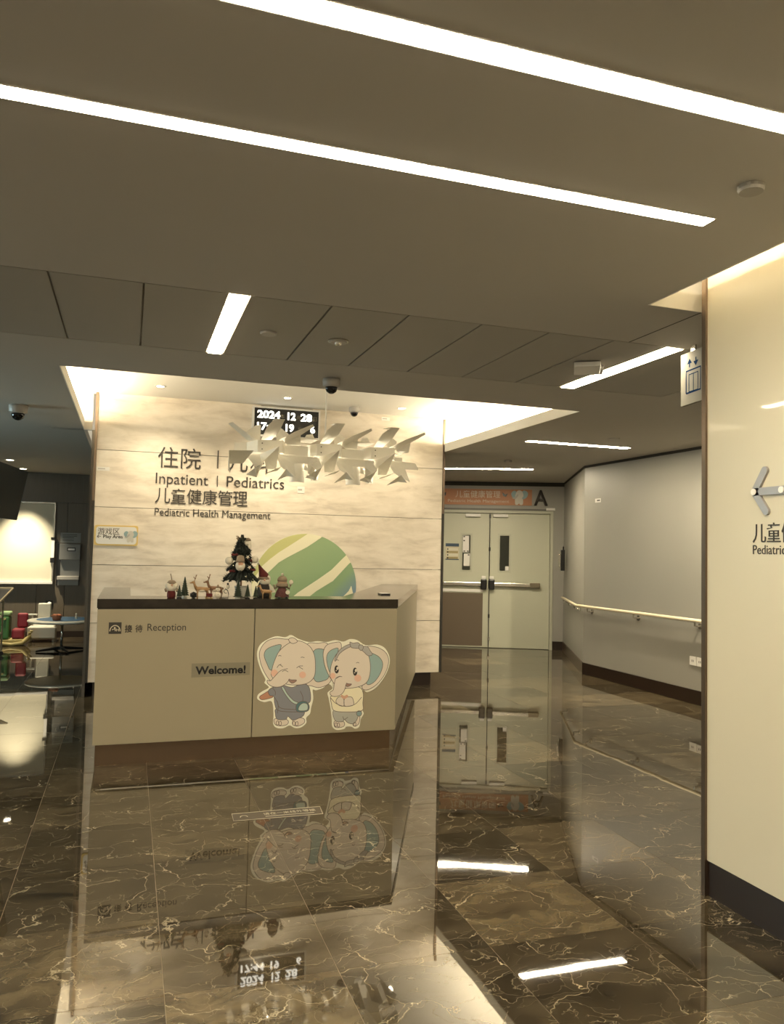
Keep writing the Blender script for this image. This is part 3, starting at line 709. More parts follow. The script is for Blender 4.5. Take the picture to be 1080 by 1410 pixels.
def flush(parent, wd=0.0040):
    b = bm_()
    for P, layer, cl in strokes: ribbon(b, P, wd, dfr(0, 0, 0.003 + 0.00035 * layer + 0.0001), closed=cl)
    obj('outline', b, LINE, parent); strokes.clear()
def ln(pts, layer, sm=True): strokes.append(([A(*p) for p in (spline(pts, 4, False) if sm else pts)], layer, False))
outer = [(100, 120), (180, 80), (245, 85), (285, 70), (330, 95), (400, 118), (460, 112), (520, 118), (580, 105), (635, 115), (680, 98), (730, 105), (790, 140), (870, 135), (930, 165), (960, 240), (935, 330), (870, 420), (800, 458), (772, 440), (768, 500), (765, 570), (775, 602), (755, 640), (745, 690), (715, 703), (690, 690), (655, 690), (640, 705), (590, 712), (560, 690), (556, 640), (548, 570), (535, 500), (528, 460), (560, 432), (535, 402), (495, 430), (450, 445), (428, 442), (432, 500), (418, 560), (410, 602), (385, 630), (385, 665), (350, 695), (310, 699), (275, 682), (235, 700), (190, 698), (168, 670), (170, 610), (160, 522), (110, 525), (68, 505), (70, 475), (100, 450), (140, 425), (112, 395), (118, 370), (90, 310), (66, 230), (68, 170)]
art(st, 'backing', outer, BORD, 0, stroke=False, k=4)
be = bpy.data.objects.new('elephant', None); COL.objects.link(be); be.parent = st; lab(be, 'laughing elephant in slate clothes with a teal bag')
# boy
art(be, 'ear', [(390, 135), (460, 126), (530, 132), (560, 240), (550, 380), (480, 425), (420, 415), (385, 395), (420, 250)], SKIN, 1)
art(be, 'ear_lining', [(435, 178), (520, 178), (545, 260), (535, 355), (500, 380), (450, 385), (430, 330)], TEAL, 2)
art(be, 'ear', [(275, 108), (240, 98), (180, 94), (120, 118), (82, 180), (85, 250), (110, 320), (148, 378), (170, 370), (210, 280), (260, 180)], SKIN, 1)
art(be, 'ear_lining', [(220, 138), (165, 147), (122, 172), (110, 212), (128, 265), (150, 308), (175, 280), (200, 200)], TEAL, 2)
art(be, 'hand', [(150, 447), (105, 470), (80, 490), (95, 508), (140, 500), (168, 486)], HAND, 2)
art(be, 'foot', [(175, 640), (215, 632), (262, 645), (262, 672), (225, 684), (182, 676)], SKIN, 2)
art(be, 'foot', [(300, 645), (345, 630), (372, 640), (370, 665), (330, 686), (295, 676)], SKIN, 2)
for x, y in ((195, 665), (213, 668), (303, 668), (322, 670)): art(be, 'toe', [(x - 7, y - 8), (x + 5, y - 14), (x + 8, y + 8), (x - 5, y + 12)], TOE, 3)
art(be, 'trousers', [(190, 570), (280, 575), (365, 570), (368, 612), (330, 635), (295, 646), (264, 620), (250, 641), (195, 640), (182, 600)], GRY, 3)
art(be, 'sweater', [(165, 425), (225, 410), (290, 425), (350, 402), (395, 412), (412, 460), (412, 515), (395, 535), (370, 560), (362, 585), (290, 590), (200, 580), (178, 535), (172, 485), (148, 480), (136, 450)], GRY, 4)
ln([(195, 520), (205, 555), (240, 570), (330, 575)], 4); ln([(345, 450), (362, 490), (360, 530)], 4); ln([(165, 430), (182, 455), (180, 480)], 4); ln([(175, 490), (200, 540), (195, 600)], 4)
art(be, 'bag_strap', [(222, 425), (236, 424), (262, 470), (300, 512), (332, 528), (322, 540), (285, 522), (245, 470)], BAG2, 5)
art(be, 'bag', [(318, 545), (345, 522), (380, 520), (403, 545), (398, 580), (360, 592), (322, 585)], BAG, 6)
art(be, 'bag_flap', [(335, 580), (338, 552), (360, 532), (388, 535), (396, 560), (385, 580)], BAG2, 7)
art(be, 'head', [(285, 118), (345, 112), (405, 145), (438, 205), (445, 285), (438, 350), (400, 392), (340, 408), (265, 405), (195, 385), (158, 350), (158, 310), (180, 235), (215, 170)], SKIN, 8)
art(be, 'hair_tuft', [(268, 100), (290, 88), (315, 98), (325, 116), (300, 128), (280, 122)], SKIN, 9)
art(be, 'cheek', circ(176, 328, 22, 24, 14), CHK, 9, stroke=False); art(be, 'cheek', circ(360, 340, 22, 22, 14), CHK, 9, stroke=False)
art(be, 'trunk', [(258, 300), (215, 312), (178, 350), (150, 380), (130, 376), (134, 400), (170, 421), (215, 420), (255, 395), (285, 355)], SKIN, 10, stroke=False)
ln([(262, 298), (215, 312), (178, 350), (150, 380), (130, 376), (134, 400), (170, 421), (215, 420), (255, 395), (275, 365)], 11)
ln([(225, 318), (245, 310), (265, 320)], 11)
art(be, 'mouth', [(268, 372), (290, 374), (320, 376), (305, 392), (288, 396), (275, 385)], MOU, 11)
ln([(192, 292), (208, 272), (230, 286)], 11); ln([(205, 274), (220, 268)], 11); ln([(320, 294), (338, 281), (362, 280)], 11); ln([(336, 286), (362, 302)], 11); ln([(200, 213), (210, 209), (220, 213)], 11); ln([(348, 223), (358, 220), (372, 224)], 11)
flush(be)
ge = bpy.data.objects.new('elephant', None); COL.objects.link(ge); ge.parent = st; lab(ge, 'elephant in a cream sweater with a grey hair bow')
art(ge, 'ear', [(620, 135), (570, 122), (520, 140), (498, 185), (500, 240), (515, 300), (545, 360), (580, 390), (600, 300)], SKIN, 12)
art(ge, 'ear_lining', [(600, 165), (560, 168), (528, 195), (520, 235), (530, 290), (548, 325), (570, 260)], TEAL, 13)
art(ge, 'ear', [(790, 155), (860, 152), (925, 185), (950, 245), (925, 330), (870, 400), (805, 440), (765, 432), (770, 380), (790, 250)], SKIN, 12)
art(ge, 'ear_lining', [(810, 200), (860, 205), (898, 238), (907, 280), (885, 340), (842, 392), (795, 400), (790, 300)], TEAL, 13)
art(ge, 'foot', [(572, 655), (610, 645), (640, 660), (638, 685), (605, 695), (576, 690)], SKIN, 13)
art(ge, 'foot', [(700, 665), (712, 640), (735, 612), (748, 625), (742, 665), (720, 685), (702, 682)], SKIN, 13)
for x, y in ((583, 675), (600, 678), (712, 672)): art(ge, 'toe', [(x - 7, y - 8), (x + 5, y - 12), (x + 8, y + 8), (x - 5, y + 12)], TOE, 14)
art(ge, 'trousers', [(568, 580), (660, 590), (755, 578), (738, 615), (722, 650), (700, 670), (665, 662), (640, 640), (628, 655), (578, 648)], PAN, 14)
ln([(630, 620), (640, 640), (665, 625)], 15)
art(ge, 'pompom', circ(742, 600, 18, 18, 12), EB, 15)
art(ge, 'sweater', [(560, 480), (600, 450), (650, 432), (740, 422), (770, 460), (768, 530), (762, 580), (660, 590), (570, 580), (552, 530), (546, 490)], CRM, 15)
ln([(548, 495), (580, 530), (640, 552), (710, 540), (760, 490)], 16)
art(ge, 'arm', [(583, 520), (598, 492), (625, 488), (637, 505), (636, 548), (605, 545)], SKIN, 16)
art(ge, 'arm', [(639, 510), (655, 492), (690, 490), (704, 520), (700, 545), (645, 550)], SKIN, 16)
art(ge, 'heart', [(640, 503), (618, 488), (622, 474), (640, 482), (658, 474), (666, 486)], EP, 17, stroke=False)
art(ge, 'head', [(640, 158), (700, 140), (760, 155), (803, 200), (820, 270), (815, 345), (790, 395), (730, 422), (650, 430), (590, 415), (555, 375), (543, 335), (555, 260), (590, 195)], SKIN, 17)
art(ge, 'headband', [(575, 235), (600, 180), (650, 142), (700, 128), (700, 142), (650, 165), (605, 200), (582, 245)], RIB, 18)
art(ge, 'bow', [(678, 118), (700, 125), (735, 122), (755, 145), (745, 160), (700, 158), (685, 150)], RIB, 19)
art(ge, 'bow', [(765, 148), (800, 150), (818, 175), (834, 202), (805, 210), (775, 185), (758, 168)], RIB, 19)
art(ge, 'bow', [(742, 140), (765, 138), (770, 160), (755, 175), (740, 160)], RIB, 20)
art(ge, 'cheek', circ(562, 346, 18, 20, 14), CHK, 18, stroke=False); art(ge, 'cheek', circ(733, 362, 24, 24, 14), CHK, 18, stroke=False)
for x, y in ((588, 303), (714, 318)):
    art(ge, 'eye', circ(x, y, 15, 27, 14), DRK, 18, stroke=False)
    art(ge, 'eye_highlight', circ(x + 6, y - 8, 8, 11, 10), TOE, 19, stroke=False); art(ge, 'eye_highlight', circ(x - 3, y + 8, 4, 4, 8), TOE, 19, stroke=False)
art(ge, 'mouth', [(650, 396), (668, 400), (690, 402), (676, 415), (655, 418)], MOU, 18)
art(ge, 'trunk', [(605, 350), (580, 362), (572, 400), (565, 440), (542, 458), (556, 482), (600, 482), (636, 452), (652, 400), (650, 370)], SKIN, 20, stroke=False)
ln([(612, 348), (582, 362), (572, 400), (565, 440), (542, 458), (556, 482), (600, 482), (636, 452), (652, 400)], 21); ln([(585, 365), (605, 352), (625, 352)], 21)
ln([(582, 243), (592, 238), (602, 243)], 18); ln([(722, 260), (732, 255), (742, 260)], 18)
flush(ge)

# ================================================================== ON THE MARBLE WALL
MY = 8.3795
mf = lambda x, z, o=0.0: (Vector((x, MY - o, z)), Vector((1, 0, 0)), Vector((0, 0, 1)), Vector((0, -1, 0)))
def cjk_line(name, label, s, x0, z0, h, adv, chw):
    t = thing(name, label, 'lettering', (x0, MY, z0))
    for i, c in enumerate(s):
        if c != ' ': obj('character', text_bm(c, mf(x0 + adv * i, z0), chw, h, 0.008), INK, t)
    return t
t1 = cjk_line('wall_lettering', 'largest dark Chinese lettering on the marble wall, topmost line', '住院', 0.244, 2.315, 0.215, 0.228, 0.20)
obj('divider', B(0.842, 0.853, MY - 0.008, MY, 2.335, 2.525), INK, t1)
for i, c in enumerate('儿科'): obj('character', text_bm(c, mf(0.955 + 0.238 * i, 2.312), 0.205, 0.215, 0.008), INK, t1)
t2 = thing('wall_lettering', 'dark English lettering Inpatient and Pediatrics on the marble wall', 'lettering', (0.229, MY, 2.12))
obj('word', text_bm('Inpatient', mf(0.229, 2.150), 0.525, 0.118, 0.006, capref=0.73), INK, t2)
obj('divider', B(0.845, 0.853, MY - 0.006, MY, 2.142, 2.258), INK, t2)
obj('word', text_bm('Pediatrics', mf(0.945, 2.150), 0.61, 0.118, 0.006, capref=0.73), INK, t2)
cjk_line('wall_lettering', 'six dark Chinese characters in a row on the marble wall above small English', '儿童健康管理', 0.229, 1.950, 0.155, 0.158, 0.148)
t4 = obj('wall_lettering', text_bm('Pediatric Health Management', mf(0.231, 1.822), 1.185, 0.082, 0.005, capref=0.73), INK)
tag(t4, 'smallest lettering line on the marble wall reading Pediatric Health Management', 'lettering')

# ball graphic
bl_ = thing('wall_graphic', 'big round green graphic with pale stripes on the marble wall behind the desk', 'wall graphic', (1.812, MY, 0.53))
CC = circ(1.812, 1.103, 0.573, n=72)
gm = ball_material()
# gradient frame: object coordinates relative to the thing
obj('disc', prism(bm_(), CC, mf(0, 0, 0.006), 0.006), gm, bl_)
PALE = M('ball_pale', lincol=(0.80, 0.76, 0.56)); YG = M('ball_yellow_green', lincol=(0.52, 0.52, 0.22))
def band(n, pts, mat, l):
    P = clip(pts, CC)
    if len(P) > 2: obj(n, prism(bm_(), P, mf(0, 0, 0.006 + 0.0008 * l), 0.0008), mat, bl_)
e1 = [(1.86, 1.72), (1.825, 1.675), (1.715, 1.60), (1.517, 1.469), (1.429, 1.40), (1.341, 1.32), (1.27, 1.20), (1.20, 1.02)]
band('segment', e1 + [(0.9, 1.0), (0.9, 1.9), (1.86, 1.9)], YG, 1)
band('stripe', e1 + [(1.30, 0.93), (1.345, 1.12), (1.407, 1.25), (1.517, 1.36), (1.605, 1.414), (1.825, 1.534), (1.968, 1.631), (2.03, 1.70)], PALE, 2)
band('stripe', [(2.27, 1.46), (2.233, 1.425), (2.10, 1.29), (1.96, 1.19), (1.74, 1.045), (1.60, 0.93), (1.50, 0.80), (1.70, 0.80), (1.80, 0.95), (1.94, 1.06), (2.12, 1.17), (2.292, 1.355), (2.40, 1.45)], PALE, 2)
band('stripe', [(2.33, 1.12), (2.30, 1.06), (2.215, 0.975), (2.10, 0.90), (2.30, 0.88), (2.36, 1.0)], PALE, 2)

# play area sign
ps = thing('play_area_sign', 'small yellow framed Play Area sign with an elephant on the marble wall edge', 'sign', (-0.13, MY, 1.5))
def rrect(x0, x1, z0, z1, r): 
    out = []
    for cx, cz, a in ((x1 - r, z1 - r, 0), (x0 + r, z1 - r, PI / 2), (x0 + r, z0 + r, PI), (x1 - r, z0 + r, 1.5 * PI)):
        out += [(cx + r * math.cos(a + PI / 2 * k / 5), cz + r * math.sin(a + PI / 2 * k / 5)) for k in range(6)]
    return out
obj('board', prism(bm_(), rrect(-0.336, 0.078, 1.505, 1.708, 0.02), mf(0, 0, 0.012), 0.012), M('sign_yellow', lincol=(0.66, 0.48, 0.16)), ps)
obj('face', prism(bm_(), rrect(-0.322, 0.064, 1.519, 1.694, 0.03), mf(0, 0, 0.0135), 0.0015), WHITE, ps)
obj('lettering', text_bm('游戏区', mf(-0.305, 1.612, 0.0135), 0.205, 0.068, 0.001), INK, ps)
obj('lettering', text_bm('← Play Area', mf(-0.312, 1.566, 0.0135), 0.245, None, 0.001, bold=0.02), INK, ps)
mini_elephant(ps, (Vector((0.135, -0.0145, 0.04)), Vector((1, 0, 0)), Vector((0, 0, 1)), Vector((0, -1, 0))), 0.125)

def label_plate(name, label, x0, x1, z0, z1):
    t = thing(name, label, 'sticker', ((x0 + x1) / 2, MY, z0))
    obj('sheet', B(x0, x1, MY - 0.003, MY, z0, z1), WHITE, t)
    obj('print', B(x0 + (x1 - x0) * 0.1, x0 + (x1 - x0) * 0.65, MY - 0.0036, MY - 0.003, z0 + (z1 - z0) * 0.4, z0 + (z1 - z0) * 0.65), GREYP, t)
label_plate('wall_sticker', 'tiny white label at the marble wall edge above the Play Area sign', -0.34, -0.218, 2.252, 2.290)
label_plate('wall_sticker', 'tiny white label high on the marble wall past the small dome camera', 2.639, 2.735, 2.976, 3.014)
label_plate('wall_sticker', 'tiny square label on the marble wall below the paper lamp', 1.70, 1.78, 2.115, 2.185)

# digital date clock
ck = thing('digital_clock', 'black digital date clock with silver frame high on the marble wall', 'clock', (1.555, MY, 2.70))
obj('case', B(1.205, 1.905, MY - 0.05, MY - 0.003, 2.715, 3.005), BLACK, ck)
b_ = bm_()
for a in ((1.19, 1.92, 2.70, 2.717), (1.19, 1.92, 3.003, 3.02), (1.19, 1.207, 2.717, 3.003), (1.903, 1.92, 2.717, 3.003)): box(b_, a[0], a[1], MY - 0.058, MY - 0.003, a[2], a[3])
obj('case_frame', b_, WHITE, ck)
obj('bracket', B(1.28, 1.84, MY - 0.03, MY - 0.003, 3.0205, 3.034), STEEL, ck)
LED = M('led_digit', lincol=(0.8, 0.8, 0.8), emit=3.0, ecol=(1, 0.97, 0.85)); DIM = M('clock_print', lincol=(0.20, 0.18, 0.13))
kf = lambda x, z: mf(x, z, 0.0505)
for s, x, z, wd in (('2024', 1.238, 2.895, 0.245), ('12', 1.562, 2.892, 0.088), ('28', 1.705, 2.888, 0.125), ('17:44', 1.238, 2.765, 0.245), ('19', 1.545, 2.765, 0.09), ('6', 1.815, 2.765, 0.052)):
    obj('digits', text_bm(s, kf(x, z), wd, 0.084, 0.001, bold=0.035), LED, ck)
for s, x, z in (('年', 1.492, 2.905), ('月', 1.662, 2.90), ('日', 1.845, 2.90), ('星期', 1.68, 2.775)):
    obj('print', text_bm(s, kf(x, z), 0.038 if len(s) == 1 else 0.09, 0.045, 0.0005), DIM, ck)

# ================================================================== CEILING DEVICES
def dome(name, label, x, y, z, s=1.0):
    t = thing(name, label, 'camera', (x, y, z))
    b = lathe(bm_(), [(0.062 * s, 0), (0.066 * s, -0.01 * s), (0.064 * s, -0.05 * s), (0.050 * s, -0.062 * s), (0.045 * s, -0.062 * s)], (0, 0, 0)); obj('housing', b, GREYP, t, smooth=True, local=True)
    b = lathe(bm_(), [(0.046 * s, -0.06 * s), (0.045 * s, -0.075 * s), (0.036 * s, -0.095 * s), (0.018 * s, -0.108 * s), (0.0, -0.112 * s)], (0, 0, 0)); obj('dome', b, M('dome_black', lincol=(0.006, 0.006, 0.006), rough=0.05), t, smooth=True, local=True)
    return t
dome('dome_camera', 'largest dome camera, hung at the ceiling edge above the paper lamp', 1.262, 5.16, HC, 0.92)
dome('dome_camera', 'small dome camera on the raised ceiling between clock and corridor', 2.24, 8.1, HT, 0.9)
dome('dome_camera', 'dome camera on the low ceiling over the play area side', -0.93, 7.23, HC, 1.15)
def disc(name, label, cat, x, y, z, r, h, mat, ring=False):
    t = thing(name, label, cat, (x, y, z))
    obj('plate', lathe(bm_(), [(r, 0), (r, -h * 0.6), (r * 0.9, -h), (0.0, -h)], (0, 0, 0)), mat, t, smooth=False, local=True)
    if ring:
        obj('rim', lathe(bm_(), [(r * 1.1, 0), (r * 1.12, -h * 0.5), (r * 1.02, -h * 0.5), (r * 1.0, 0)], (0, 0, 0)), STEEL, t, local=True)
        obj('core', lathe(bm_(), [(r * 0.4, -h), (r * 0.35, -h * 1.8), (0, -h * 2)], (0, 0, 0), 12), STEEL, t, local=True)
    return t
disc('ceiling_speaker', 'plain round ceiling disc beside the short lit strip among the panels', 'speaker', 0.669, 4.184, HC, 0.045, 0.012, GREYP)
disc('ceiling_sensor', 'round ceiling sensor with a metal rim on the ceiling panel', 'sensor', 1.058, 4.192, HC, 0.052, 0.014, GREYP, True)
disc('ceiling_speaker', 'round ceiling disc beside the long strips, nearest the cream glass column', 'speaker', 1.80, 1.93, HC, 0.040, 0.02, CEIL2)
disc('ceiling_sensor', 'small round disc on the ceiling behind the lit strip by the grey wall', 'sensor', 4.50, 6.64, HC, 0.06, 0.006, GREYP)
disc('smoke_detector', 'small smoke detector on the corridor ceiling before the farthest strip', 'detector', 4.41, 8.75, HC, 0.045, 0.03, GREYP)
sb = thing('ceiling_sensor_box', 'white ceiling box fixture touching the lit strip near the elevator sign', 'fixture', (2.606, 4.13, HC), math.radians(58.6))
b_ = bm_(); box(b_, 0.03, 0.25, -0.10, 0.055, -0.008, 0, 0.002); obj('mount_plate', b_, GREYP, sb, local=True)
b_ = bm_(); box(b_, -0.116, 0.116, -0.078, 0.078, -0.036, -0.008, 0.004); obj('housing', b_, WHITE, sb, local=True)
def downlight(label, x, y, z, power, r=0.035, spread=2.3, emit=True, rotx=0.0, group=None):
    t = thing('downlight', label, 'light', (x, y, z), 0, group)
    obj('rim', lathe(bm_(), [(r * 1.45, 0), (r * 1.45, -0.004), (r, -0.006), (r, 0)], (0, 0, 0)), WHITE, t, local=True)
    obj('lens', lathe(bm_(), [(r, -0.001), (r * 0.9, -0.005), (0, -0.005)], (0, 0, 0)), DLIT, t, local=True)
    l = bpy.data.lights.new('downlight_lamp', 'SPOT'); l.energy = power; l.color = (1, 0.86, 0.60); l.spot_size = spread; l.spot_blend = 0.9; l.shadow_soft_size = 0.03
    lo = bpy.data.objects.new('lamp', l); COL.objects.link(lo); lo.parent = t; lo.location = (0, 0, -0.02); lo.rotation_euler = (rotx, 0, 0)
downlight('lit downlight in the raised ceiling nearest the play area', 0.226, 7.81, HT, SPOT * 4.2)
downlight('lit downlight in the raised ceiling near the date clock', 1.468, 7.86, HT, SPOT * 5)
downlight('lit downlight in the raised ceiling nearest the corridor', 2.716, 7.92, HT, SPOT * 3.0)
downlight('lit downlight over the play area in front of the white board', -1.604, 13.30, HC, SPOT * 28, r=0.05, spread=1.1, rotx=0.22)
downlight('lit downlight over the play area, nearer than the one by the board', -1.62, 12.0, HC, SPOT * 14, r=0.05, spread=1.15)

# ================================================================== PAPER PENDANT
pd = thing('pendant_lamp', 'white pendant lamp of folded paper sheets hanging over the desk', 'lamp', (1.55, 6.5, 2.10))
obj('cable', tube(bm_(), [(1.548, 6.5, HT), (1.548, 6.5, 2.42)], 0.0065, 8), WHITE, pd)
obj('ceiling_rose', lathe(bm_(), [(0.05, 0), (0.05, -0.02), (0.0, -0.025)], (1.548, 6.5, HT)), WHITE, pd)
obj('spine', tube(bm_(), [(0.86, 6.5, 2.355), (2.20, 6.5, 2.355)], 0.007, 8), WHITE, pd)
def sheet_bm(polys, ox, oz, flip):
    b = bm_()
    for p in polys:
        vs = []
        for (u, v, d) in p:
            X = (u - 60) / 7.2 * 0.00644; Z = -(v - 345) / 7.2 * 0.0060 + X * 0.05
            vs.append((X, d, Z))
        vs = [(x, y * 1.35, z) for x, y, z in vs]
        if flip: vs = [(x, 0.12 - y, z) for x, y, z in vs]
        f = [b.verts.new((ox + x, 6.5 + y, oz + z)) for x, y, z in vs]
        g = [b.verts.new((ox + x + 0.0005, 6.5 + y + 0.0015, oz + z)) for x, y, z in vs]
        b.faces.new(f); b.faces.new(g[::-1]); n = len(f)
        for i in range(n): j = (i + 1) % n; b.faces.new((f[i], g[i], g[j], f[j]))
    return b
SH = [  # each folded sheet: polygons of (u, v, depth)
    [[(20, 312, -.10), (250, 316, -.10), (250, 440, -.10), (20, 432, -.10)], [(-60, 320, -.02), (20, 312, -.10), (20, 432, -.10), (-60, 440, -.02)]],
    [[(250, 316, -.10), (285, 322, -.04), (285, 440, -.04), (250, 440, -.10)], [(285, 350, -.04), (500, 362, -.05), (500, 468, -.05), (285, 440, -.04)]],
    [[(55, 312, -.06), (75, 200, -.21), (130, 145, -.27), (215, 150, -.27), (200, 230, -.17), (155, 305, -.06)], [(130, 145, -.27), (160, 108, -.04), (248, 110, -.02), (215, 150, -.27)]],
    [[(200, 312, -.06), (205, 175, -.01), (258, 165, .02), (340, 228, .02), (290, 275, -.02)], [(205, 175, -.01), (228, 145, .06), (298, 172, .06), (258, 165, .02)]],
    [[(210, 312, -.05), (330, 245, -.17), (470, 188, -.26), (492, 204, -.23), (410, 262, -.12), (275, 335, -.03)], [(275, 335, -.08), (410, 262, -.11), (440, 350, -.02), (360, 365, .0)]],
    [[(-75, 440, -.02), (55, 442, -.04), (40, 560, -.19), (-20, 600, -.22)], [(-20, 600, -.22), (40, 560, -.19), (35, 670, -.03), (-60, 640, -.02)]],
    [[(170, 405, -.27), (75, 520, -.14), (118, 588, -.04), (212, 590, -.03), (182, 440, -.22)], [(170, 405, -.27), (60, 440, -.05), (45, 620, -.08), (75, 520, -.14)]],
    [[(185, 440, -.07), (490, 468, -.06), (480, 552, -.14), (345, 546, -.14)], [(185, 440, -.07), (345, 546, -.14), (325, 695, -.27), (240, 612, -.19), (215, 585, -.17)]],
    [[(242, 620, -.26), (322, 692, -.22), (292, 668, -.10), (245, 690, .04)]],
    [[(90, 645, -.20), (215, 588, -.20), (232, 600, -.02), (122, 625, .03)]],
    [[(355, 290, -.12), (450, 288, .10), (575, 300, .10), (575, 308, -.12), (460, 300, -.16)], [(462, 290, -.02), (512, 224, .04), (570, 216, .04), (582, 300, -.02)]],
    [[(430, 560, .02), (500, 545, -.02), (560, 700, .02), (640, 695, .05), (640, 640, .05), (600, 560, .04)]],
    [[(470, 480, -.13), (578, 482, -.10), (548, 660, -.09), (478, 645, -.13)], [(450, 660, -.16), (548, 678, -.11), (556, 712, -.10), (460, 672, -.17)]],
]
for m, ox in enumerate((0.992, 1.483, 1.954)):
    oz = 2.360
    mod = bpy.data.objects.new('shade', None); COL.objects.link(mod); mod.parent = pd
    sheets = SH if m < 2 else SH[:10] + [SH[9]]
    if m == 2: sheets = [s for i, s in enumerate(SH) if i not in (10, 11, 12)]
    for s in sheets:
        if m == 2 and s is SH[1]: s = [s[0], [(285, 400, -.04), (370, 410, -.03), (370, 500, -.03), (285, 480, -.04)]]
        obj('folded_sheet', sheet_bm(s, ox, oz, False), SHEET, mod)
        if s is sheets[0] or s is SH[1]: obj('folded_sheet', sheet_bm(s, ox, oz - 0.01, True), SHEET, mod)
    if m == 0:
        for s in ([[(-250, 160, -.10), (-215, 150, -.12), (-90, 240, -.10), (0, 320, -.06), (-60, 310, -.04)]],
                  [[(-90, 240, -.10), (10, 160, -.06), (60, 150, -.03), (50, 320, -.06), (0, 320, -.06)]],
                  [[(-255, 440, -.22), (-40, 440, -.22), (-90, 530, -.02), (-225, 535, -.02)], [(-255, 440, -.22), (-225, 535, -.02), (-215, 640, -.08), (-240, 600, -.12)]],
                  [[(-170, 320, .0), (-50, 322, -.02), (-50, 420, -.02), (-170, 415, .0)]]):
            obj('folded_sheet', sheet_bm(s, ox, oz, False), SHEET, mod)
    for k in (0.0, 0.048):
        obj('rivet', lathe(bm_(), [(0.005, 0), (0.005, -0.003), (0, -0.004)], (ox, 6.362, oz - k), 10, 'y'), INK, mod)
    obj('bulb', ell(bm_(), (ox + 0.12, 6.5, oz - 0.10), (0.022, 0.022, 0.03), 12), M('bulb_glow', lincol=(0.8, 0.8, 0.8), emit=150), mod, smooth=True)
# half-round sheet between the modules
for ox in (1.30, 1.785):
    b_ = bm_(); pr = [(ox + 0.062 * math.cos(a), 6.45 - 0.062 * math.sin(a)) for a in [PI * k / 8 for k in range(9)]]
    for (x0, y0), (x1, y1) in zip(pr, pr[1:]):
        v = [b_.verts.new(p) for p in ((x0, y0, 2.06), (x1, y1, 2.06), (x1, y1, 2.22), (x0, y0, 2.22))]; b_.faces.new(v)
    bmesh.ops.remove_doubles(b_, verts=b_.verts, dist=1e-5)
    obj('curved_sheet', b_, SHEET, pd, smooth=True)

# ================================================================== DESK ORNAMENTS
DG = M('fir_green', lincol=(0.022, 0.032, 0.018), rough=0.8); DG2 = M('fir_green_dark', lincol=(0.010, 0.014, 0.009), rough=0.8)
TAN = M('deer_tan', lincol=(0.33, 0.19, 0.08)); TAN2 = M('deer_brown', lincol=(0.20, 0.10, 0.045)); IVO = M('ivory_fluff', lincol=(0.70, 0.64, 0.52), rough=0.9); MAR = M('maroon_felt', lincol=(0.10, 0.012, 0.010), rough=0.9)
GRB = M('felt_taupe', lincol=(0.25, 0.19, 0.13), rough=0.9); SNOW = M('snow_dust', lincol=(0.55, 0.55, 0.48)); POT = M('pot_grey', lincol=(0.42, 0.40, 0.35)); GOLD = M('ornament_gold', lincol=(0.5, 0.35, 0.12), rough=0.3, metal=0.6)
X0, YF = 0.301, 5.83   # px 236 at the counter edge
def px(p): return 0.300 + (p - 236) * 0.00510
def brush_tree(label, p, h, y=YF, group=None):
    t = thing('bottle_brush_tree', label, 'small tree', (px(p), y, CT), 0, group)
    obj('base', lathe(bm_(), [(0.018, 0), (0.018, 0.008), (0.006, 0.012)], (0, 0, 0), 12), SNOW if h > 0.1 else BLACK, t, local=True)
    obj('trunk', tube(bm_(), [(0, 0, 0.01), (0, 0, h * 0.9)], 0.003, 6), TAN2, t, local=True)
    b = bm_(); n = 8; rm = h * 0.23
    for k in range(n):
        z0 = 0.015 + (h - 0.015) * k / n; r0 = rm * (1 - k / n) + 0.003
        lathe(b, [(r0 * 0.4, z0 + h / n * 1.1), (r0, z0), (r0 * 0.4, z0 + 0.001)], (0, 0, 0), 9)
    rng = random.Random(int(p))
    for k in range(160):
        f = rng.random(); z = 0.015 + (h - 0.02) * f; r = (rm * (1 - f) + 0.003) * 1.25; a = rng.uniform(0, 2 * PI)
        c, s = math.cos(a), math.sin(a)
        v = [b.verts.new(q) for q in ((-s * 0.001, c * 0.001, z), (s * 0.001, -c * 0.001, z), (c * r, s * r, z + 0.004))]; b.faces.new(v)
    obj('bristles', b, DG, t, local=True)
    return t
brush_tree('small dark bottle brush tree between the bearded figure and the taller tree', 245, 0.090, 5.77)
brush_tree('tallest of the slim bottle brush trees, beside the bearded figure', 253.5, 0.145, 5.88)
brush_tree('dark bottle brush tree standing at the play area side of the grey pot', 325, 0.140, 5.745)
brush_tree('bottle brush tree standing directly at the corridor side of the grey pot', 338.5, 0.100, 5.745)
brush_tree('slim bottle brush tree between the grey pot group and the golden deer', 350, 0.090, 5.745)
# bearded figure
g = thing('bearded_figurine', 'bearded figurine with a taupe stalked cap at the row end', 'figurine', (px(235), YF, CT))
obj('body', lathe(bm_(), [(0.026, 0), (0.030, 0.01), (0.030, 0.035), (0.024, 0.05), (0.02, 0.07)], (0, 0, 0), 16), MAR, g, smooth=True, local=True)
obj('beard', ell(ell(ell(bm_(), (0, -0.008, 0.075), (0.038, 0.030, 0.030)), (-0.02, -0.01, 0.085), (0.024, 0.02, 0.024)), (0.02, -0.01, 0.085), (0.024, 0.02, 0.024)), IVO, g, smooth=True, local=True)
obj('arm', tube(tube(bm_(), [(-0.022, 0, 0.075), (-0.042, -0.005, 0.058), (-0.036, -0.015, 0.048)], 0.009, 8), [(0.022, 0, 0.075), (0.042, -0.005, 0.058), (0.036, -0.015, 0.048)], 0.009, 8), GRB, g, smooth=True, local=True)
obj('nose', ell(bm_(), (0, -0.038, 0.093), 0.007, 8), EP, g, smooth=True, local=True)
